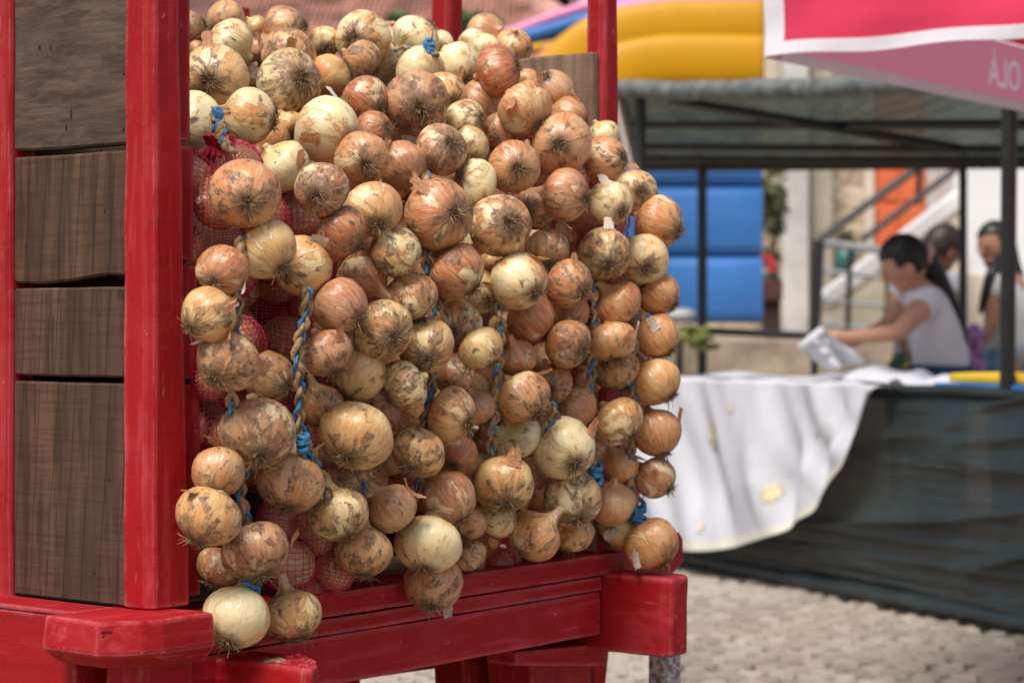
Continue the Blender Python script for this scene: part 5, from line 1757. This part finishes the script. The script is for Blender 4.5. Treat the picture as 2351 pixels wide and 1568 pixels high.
tag(mb.build('purple_bag', kb.m, None, smooth=True, origin=c), 'crumpled purple and pink bag in the girl\'s hand', 'bag')
mb = MB()
c = W(2070, 845, 9.9)
mb.ball(c, .05, .04, .06, 14, 10, None, .5, 3)
kb = NT('green_print')
kc = kb.coord()
kb.out(kb.mix(kb.ramp(kb.noise(kc, 22, 3), .52, .6), (0.012, 0.06, 0.025), (0.5, 0.36, 0.06)), 0.6)
tag(mb.build('green_bag', kb.m, None, smooth=True, origin=c), 'small dark green bag with yellow marks behind the stall table', 'bag')

# ================================================================== BACKGROUND
def vinyl(name, col):
    return plain(name, col, 0.45, 0.06, 2.0, 0.22)


M['v_blue'] = vinyl('blue_vinyl', (0.040, 0.15, 0.40))
M['v_yellow'] = vinyl('yellow_vinyl', (0.52, 0.25, 0.003))
M['v_pink'] = vinyl('pink_vinyl', (0.72, 0.26, 0.42))
M['v_deep'] = vinyl('deep_blue_vinyl', (0.015, 0.07, 0.36))


def castle():
    Y = 14.5
    root = empty('bouncy_castle', (W(1600, 0, Y).x, Y, 0.93))
    tag(root, 'inflatable bouncy castle with blue wall and yellow pink arch', 'bouncy castle')
    # blue wall of stacked air cushions
    x0, x1 = W(1380, 0, Y).x, W(1756, 0, Y).x
    vs = [742, 586, 424, 262, 190]
    for i in range(4):
        za, zb = W(0, vs[i], Y).z, W(0, vs[i + 1], Y).z
        def f(a, b, za=za, zb=zb):
            th = b * 2 * math.pi
            e = 0.5 - 0.5 * math.cos(2 * math.pi * a) ** 16
            c, s = math.cos(th), math.sin(th)
            z = (za + zb) / 2 + (zb - za) / 2 * math.copysign(abs(s) ** 0.42, s)
            return Vector((x0 + (x1 - x0) * a, Y + 0.22 - (0.12 * math.copysign(abs(c) ** .6, c) * (0.8 + 0.2 * min(1, 8 * a * (1 - a)))), z))
        MB().grid(f, 24, 20).build('wall_cushion', M['v_blue'], root, smooth=True)
    # arch of big yellow tubes, pink piping above, blue arm running off to the left
    def tube_px(px, Yd, r, nm, mat, sq=1.0):
        P = catmull([tuple(W(u, v, Yd)) for u, v in px], 8)
        mb = MB().tube([Vector(p) for p in P], r, 20)
        for q in mb.v:
            q.y = Yd + (q.y - Yd) * sq
        mb.build(nm, mat, root, smooth=True)
    s = 14.5 / FP
    tube_px([(1205, 250), (1290, 160), (1380, 92), (1500, 66), (1600, 62), (1753, 62)], 14.4, 60 * s, 'arch_tube', M['v_yellow'], .35)
    tube_px([(1230, 300), (1330, 215), (1420, 160), (1520, 140), (1620, 138), (1753, 140)], 14.35, 58 * s, 'arch_tube', M['v_yellow'], .35)
    tube_px([(1230, 330), (1330, 260), (1450, 215), (1620, 205), (1753, 206)], 14.45, 52 * s, 'arch_tube', M['v_yellow'], .35)
    tube_px([(1180, 210), (1260, 130), (1340, 68), (1420, 26), (1520, 10), (1640, 4), (1756, 0)], 14.5, 20 * s, 'piping', M['v_pink'])
    tube_px([(1100, 118), (1200, 88), (1290, 62), (1370, 36), (1440, 10), (1520, -30)], 14.8, 18 * s, 'side_arm', M['v_blue'])
    tube_px([(1060, 150), (1180, 110), (1280, 95), (1340, 75)], 14.9, 16 * s, 'side_arm', M['v_deep'])
    tube_px([(1080, 96), (1180, 72), (1240, 50), (1300, 30), (1380, 5)], 14.95, 13 * s, 'piping', M['v_pink'])
    tube_px([(1100, 150), (1190, 122), (1260, 108), (1300, 104)], 14.7, 13 * s, 'side_arm', M['v_yellow'])
    p, q = [W(1408, 230, 14.0), W(1436, 232, 14.0), W(1484, 398, 14.0), W(1446, 398, 14.0)], None
    MB().hexa(p + [x + Vector((0, .12, 0)) for x in p]).build('pale_stay', plain('beige_vinyl', (.55, .48, .42), .5, .05, 2), root, bevel=.02)
    # leg of the arch hidden behind the load
    tube_px([(1205, 250), (1190, 500), (1185, 745)], 14.4, 52 * s, 'arch_leg', M['v_yellow'])


castle()


def stone_wall_mat(name, c1, c2, c3):
    k = NT(name)
    g = k.n('ShaderNodeNewGeometry').outputs['Position']
    v = k.n('ShaderNodeTexVoronoi', feature='F1'); k.l(k.vmath('MULTIPLY', g, (1, 1, 1.6)), v.inputs['Vector']); v.inputs['Scale'].default_value = 3.2
    e = k.n('ShaderNodeTexVoronoi', feature='DISTANCE_TO_EDGE'); k.l(k.vmath('MULTIPLY', g, (1, 1, 1.6)), e.inputs['Vector']); e.inputs['Scale'].default_value = 3.2
    r = k.n('ShaderNodeSeparateColor'); k.l(v.outputs['Color'], r.inputs[0])
    c = k.mix(r.outputs[0], c1, c2)
    c = k.mix(k.math('MULTIPLY', k.ramp(k.noise(g, 6, 5), .45, .65), .6), c, c3)
    c = k.mix(k.math('SUBTRACT', 1.0, k.ramp(e.outputs['Distance'], 0.0, 0.07)), c, tuple(x * .62 for x in c1))
    k.bump(e.outputs['Distance'], 0.6, 0.05)
    return k.out(c, 0.92, 0.2)


M['stone'] = stone_wall_mat('rubble_stone', (0.42, 0.32, 0.215), (0.60, 0.50, 0.37), (0.36, 0.26, 0.18))
M['plaster'] = plain('beige_plaster', (0.56, 0.49, 0.39), 0.92, 0.12, 2.0, 0.2, 0.2)
M['white_wall'] = plain('whitewash', (0.70, 0.70, 0.69), 0.9, 0.04, 1.0, 0.2, 0.1)
M['concrete'] = plain('weathered_concrete', (0.47, 0.45, 0.42), 0.9, 0.16, 3.0, 0.2, 0.3)
M['orange'] = plain('orange_door_paint', (0.62, 0.135, 0.045), 0.55, 0.1, 3.0, 0.4)
M['tile'] = plain('terracotta', (0.40, 0.215, 0.165), 0.9, 0.4, 3.0, 0.2, 0.2)
M['bark'] = plain('bark', (0.10, 0.07, 0.045), 0.9, 0.3, 20, 0.2)


def px_box(mb, u0, u1, v0, v1, Y, depth):
    a, b = W(u0, v1, Y), W(u1, v0, Y)
    return mb.hexa([(a.x, Y, a.z), (b.x, Y, a.z), (b.x, Y + depth, a.z), (a.x, Y + depth, a.z), (a.x, Y, b.z), (b.x, Y, b.z), (b.x, Y + depth, b.z), (a.x, Y + depth, b.z)])


def houses():
    # stone house behind the stall
    Y = 20.0
    root = empty('stone_house', (W(1900, 0, Y).x, Y, 0.93))
    tag(root, 'beige stone house with grey pillars and a tall orange door', 'house')
    px_box(MB(), 1330, 2206, -150, 800, Y, 3.0).build('wall', M['stone'], root)
    px_box(MB(), 1797, 1858, -120, 800, Y - .5, .35).build('pillar', M['concrete'], root, bevel=.02)
    px_box(MB(), 1862, 1912, -120, 800, Y - .25, .25).build('pillar', plain('tan_concrete', (0.40, 0.35, 0.27), .9, .15, 3), root, bevel=.02)
    px_box(MB(), 1985, 2008, -60, 600, Y - .12, .12).build('door_surround', M['plaster'], root, bevel=.01)
    d = px_box(MB(), 2010, 2126, 120, 600, Y - .06, .06).build('door', M['orange'], root, bevel=.01)
    for a, b in ((2020, 2062), (2072, 2118)):
        for v0, v1 in ((140, 330), (345, 460), (475, 590)):
            px_box(MB(), a, b, v0, v1, Y - .085, .024).build('door_panel', M['orange'], d, bevel=.012)
    px_box(MB(), 2128, 2190, -60, 560, Y - .1, .1).build('door_surround', M['concrete'], root, bevel=.01)
    px_box(MB(), 1330, 1800, -150, 330, Y - .08, .08).build('upper_wall', M['plaster'], root)
    # staircase with white cheek wall
    Ys = 18.2
    st = empty('outdoor_staircase', (W(2030, 0, Ys).x, Ys, 0.93))
    tag(st, 'outdoor staircase with a sloping white cheek wall up to the orange door', 'staircase')
    mb = MB()
    p = [W(1872, 684, Ys), W(1905, 706, Ys), W(2206, 478, Ys), W(2206, 432, Ys)]
    q = [x + Vector((0, .25, 0)) for x in p]
    mb.hexa([p[0], p[1], p[2], p[3]] + q)
    mb.build('cheek_coping', M['white_wall'], st, bevel=.02)
    mb = MB()
    p = [W(1885, 800, Ys + .03), W(2206, 800, Ys + .03), W(2206, 470, Ys + .03), W(1895, 700, Ys + .03)]
    q = [x + Vector((0, .2, 0)) for x in p]
    mb.hexa(p + q)
    mb.build('cheek_wall', plain('cream_plaster', (0.60, 0.54, 0.40), .9, .08, 2), st)
    for i in range(9):
        a = i / 9
        u0 = 1890 + (2206 - 1890) * a
        v0 = 760 - (760 - 470) * a
        mb = MB()
        px_box(mb, u0, 2206, v0 - 30, v0 + 8, Ys + .26, 1.1)
        mb.build('step', M['concrete'], st)
    # railing of the stairs
    Yr = 17.9
    rl = empty('stair_railing', (W(1874, 0, Yr).x, Yr, 0.93))
    tag(rl, 'black iron railing climbing beside the outdoor staircase', 'railing')
    def bar(a, b, r, nm, mt=None):
        MB().tube([W(a[0], a[1], Yr), W(b[0], b[1], Yr)], r, 8).build(nm, mt or M['black'], rl)
    bar((1868, 790), (1880, 552), .050, 'newel_post')
    bar((1880, 552), (2160, 346), .034, 'handrail')
    bar((1978, 552), (2200, 385), .028, 'handrail')
    gy = plain('grey_steel', (0.24, 0.25, 0.26), .4, .2, 10, .5)
    bar((1876, 556), (2060, 580), .034, 'top_rail', gy)
    bar((1877, 620), (2060, 642), .020, 'rail', gy)
    bar((1873, 686), (2050, 706), .020, 'rail', gy)
    bar((1870, 742), (2050, 760), .022, 'rail', gy)
    bar((1953, 566), (1945, 775), .024, 'baluster')
    bar((2040, 580), (2036, 775), .024, 'baluster')
    bar((2112, 380), (2106, 470), .024, 'baluster')
    # white house on the right
    Yw = 19.0
    wh = empty('white_house', (W(2300, 0, Yw).x, Yw, .93))
    tag(wh, 'plain whitewashed house wall with beige base behind the girl', 'house')
    px_box(MB(), 2190, 2700, -200, 632, Yw, 3).build('wall', M['white_wall'], wh)
    px_box(MB(), 2186, 2700, 632, 820, Yw - .03, 3).build('base_wall', M['plaster'], wh)
    # tiled roof of the house behind the cart
    Yt = 19.0
    rh = empty('tiled_house', (W(700, 0, Yt).x, Yt, .93))
    tag(rh, 'house with weathered pinkish terracotta tiled roof behind the cart', 'house')
    L0, R0 = W(-300, 210, Yt), W(1500, 190, Yt)
    L1, R1 = W(-300, -60, Yt + 3.2), W(1130, -60, Yt + 3.2)
    R0 = W(1420, 175, Yt)
    rows = 22
    mb = MB()
    rt = random.Random(8)
    vs, fs = [], []
    for j in range(rows):
        b0, b1 = j / rows, (j + 1) / rows
        for i in range(120):
            a0, a1 = i / 120, (i + 1) / 120
            def P(a, b, up):
                p = L0.lerp(R0, a).lerp(L1.lerp(R1, a), b)
                return p + Vector((0, -.25, .45)).normalized() * up
            k = rt.uniform(-.006, .006)
            q0, q1 = P(a0, b0, .05 + k), P(a1, b0, .05 + k)
            m0, m1 = P((a0 + a1) / 2, b0, .10 + k), P((a0 + a1) / 2, b1, .055 + k)
            t0, t1 = P(a0, b1, .01), P(a1, b1, .01)
            z0 = P((a0 + a1) / 2, b0, .0)
            mb.add([q0, m0, q1, t1, m1, t0, z0], [(0, 1, 4, 5), (1, 2, 3, 4), (0, 6, 1), (6, 2, 1)])
    o = mb.build('roof_tiles', M['tile'], rh)
    o['kind'] = 'stuff'
    MB().tube([R0 + Vector((0, 0, .06)), R1 + Vector((0, 0, .06))], .13, 10).build('verge', M['tile'], rh)
    a, b = L0 + Vector((0, .35, 0)), R0 + Vector((0, .35, 0))
    MB().hexa([(a.x, a.y, .93), (b.x, a.y, .93), (b.x, a.y + 4, .93), (a.x, a.y + 4, .93), (a.x, a.y, a.z), (b.x, a.y, a.z), (b.x, a.y + 4, a.z), (a.x, a.y + 4, a.z)]).build('wall', M['plaster'], rh)
    # next house with dark wooden eaves beyond the tiled roof
    Ye = 24.0
    eh = empty('house', (W(1300, 0, Ye).x, Ye, .93))
    tag(eh, 'house with dark wooden eaves showing above the tiled roof', 'house')
    px_box(MB(), 1080, 1900, 10, 800, Ye, 3).build('wall', plain('ochre_wall', (0.30, 0.19, 0.09), .9, .2, 2), eh)
    px_box(MB(), 1060, 1920, -28, 12, Ye - .5, 3.8).build('eaves', M['dark'], eh)
    px_box(MB(), 1040, 1940, -120, -24, Ye - .7, 4).build('roof', M['tile'], eh)


houses()


def leaves(root, c, rx, ry, rz, n, size, cols, seed, name='foliage'):
    r_ = random.Random(seed)
    k = NT(name + '_leaf')
    g = k.n('ShaderNodeNewGeometry').outputs['Position']
    cc = k.mix(k.ramp(k.noise(g, 5, 3), .35, .65), cols[0], cols[1])
    cc = k.mix(k.math('MULTIPLY', k.ramp(k.noise(g, 30, 2), .55, .7), .6), cc, cols[2])
    k.out(cc, .55, .35)
    mb = MB()
    cl = [Vector((r_.gauss(0, .45), r_.gauss(0, .45), r_.gauss(0, .45))) for _ in range(14)]
    for i in range(n):
        q = r_.choice(cl) + Vector((r_.gauss(0, .22), r_.gauss(0, .22), r_.gauss(0, .22)))
        if q.length > 1.1: continue
        p = c + Vector((q.x * rx, q.y * ry, q.z * rz))
        a = Vector((r_.gauss(0, 1), r_.gauss(0, 1), r_.gauss(0, 1))).normalized()
        b = a.cross(Vector((r_.gauss(0, 1), r_.gauss(0, 1), r_.gauss(0, 1)))).normalized()
        s = size * r_.uniform(.6, 1.3)
        mb.add([p - a * s, p + b * s * .45 + Vector((0, 0, s * .1)), p + a * s, p - b * s * .45], [(0, 1, 2), (0, 2, 3)])
    o = mb.build(name, k.m, root)
    o['kind'] = 'stuff'
    return o


def plants():
    g1, g2, g3 = (0.045, 0.085, 0.025), (0.10, 0.15, 0.045), (0.16, 0.17, 0.06)
    for i, (u, v, Y, ru, rv, lab) in enumerate((
            (905, 75, 17.5, 60, 55, 'loose green bush in front of the tiled roof, nearest the far cart post'),
            (1085, 78, 17.3, 75, 45, 'green bush between far red cart post and blue inflatable'),
            (1775, 470, 17.0, 38, 85, 'green shrub between the blue inflatable and grey pillar'))):
        c = W(u, v, Y)
        s = Y / FP
        if i < 2:
            root = empty('bush', (c.x, c.y, .93))
            tag(root, lab, 'bush')
            leaves(root, c, ru * s, .3, rv * s, 900, .06, (g1, g2, g3), 3 + i)
            MB().tube([Vector((c.x, c.y, .93)), c], [.05, .02], 8).build('trunk', M['bark'], root)
        else:
            root = empty('shrub', (c.x, c.y, .93))
            tag(root, lab, 'shrub')
            leaves(root, c, ru * s, .25, rv * s, 700, .05, ((0.05, 0.065, 0.02), (0.12, 0.12, 0.05), (0.24, 0.19, 0.08)), 9)
            MB().tube([Vector((c.x, c.y, .93)), c], [.04, .015], 8).build('trunk', M['bark'], root)
    # planter below the shrub
    Y = 16.5
    c = W(1770, 660, Y)
    root = empty('planter', (c.x, c.y, .93))
    tag(root, 'dark maroon planter with red flowers beside the blue inflatable', 'planter')
    px_box(MB(), 1748, 1798, 640, 690, Y, .3).build('pot', plain('maroon_clay', (0.075, 0.025, 0.02), .7, .2), root, bevel=.02)
    px_box(MB(), 1752, 1790, 626, 642, Y + .02, .26).build('green_tray', plain('green_plastic', (0.03, 0.10, 0.08), .5, .2), root, bevel=.01)
    px_box(MB(), 1756, 1792, 690, 770, Y + .05, .2).build('stand', M['dark'], root)
    leaves(root, W(1770, 600, Y + .1), .08, .08, .10, 120, .04, ((0.04, 0.06, .02), (0.09, 0.1, .04), (0.15, 0.1, .05)), 21)
    mb = MB()
    r_ = random.Random(2)
    for i in range(9):
        mb.ball(W(1762 + r_.uniform(-10, 16), 606 + r_.uniform(-22, 16), Y - .02), .022, .022, .018, 7, 5)
    mb.build('flowers', plain('red_petals', (0.5, 0.035, 0.025), .6, .2), root)
    # pot by the stairs
    Y = 18.6
    c = W(1938, 600, Y)
    root = empty('flowerpot', (c.x, c.y, .93))
    tag(root, 'teal flowerpot on a stand behind the stair railing', 'flowerpot')
    MB().tube([W(1936, 628, Y), W(1944, 572, Y)], [.075, .10], 14).build('pot', plain('teal_glaze', (0.025, 0.10, 0.09), .4, .2), root, smooth=True)
    MB().tube([Vector((c.x, c.y, .93)), W(1936, 628, Y)], .03, 8).build('stand', M['dark'], root)
    leaves(root, W(1944, 552, Y), .10, .10, .10, 110, .04, ((0.05, 0.06, .02), (0.12, 0.11, .04), (0.25, 0.14, .06)), 33)


plants()
print('objects', len(bpy.data.objects))
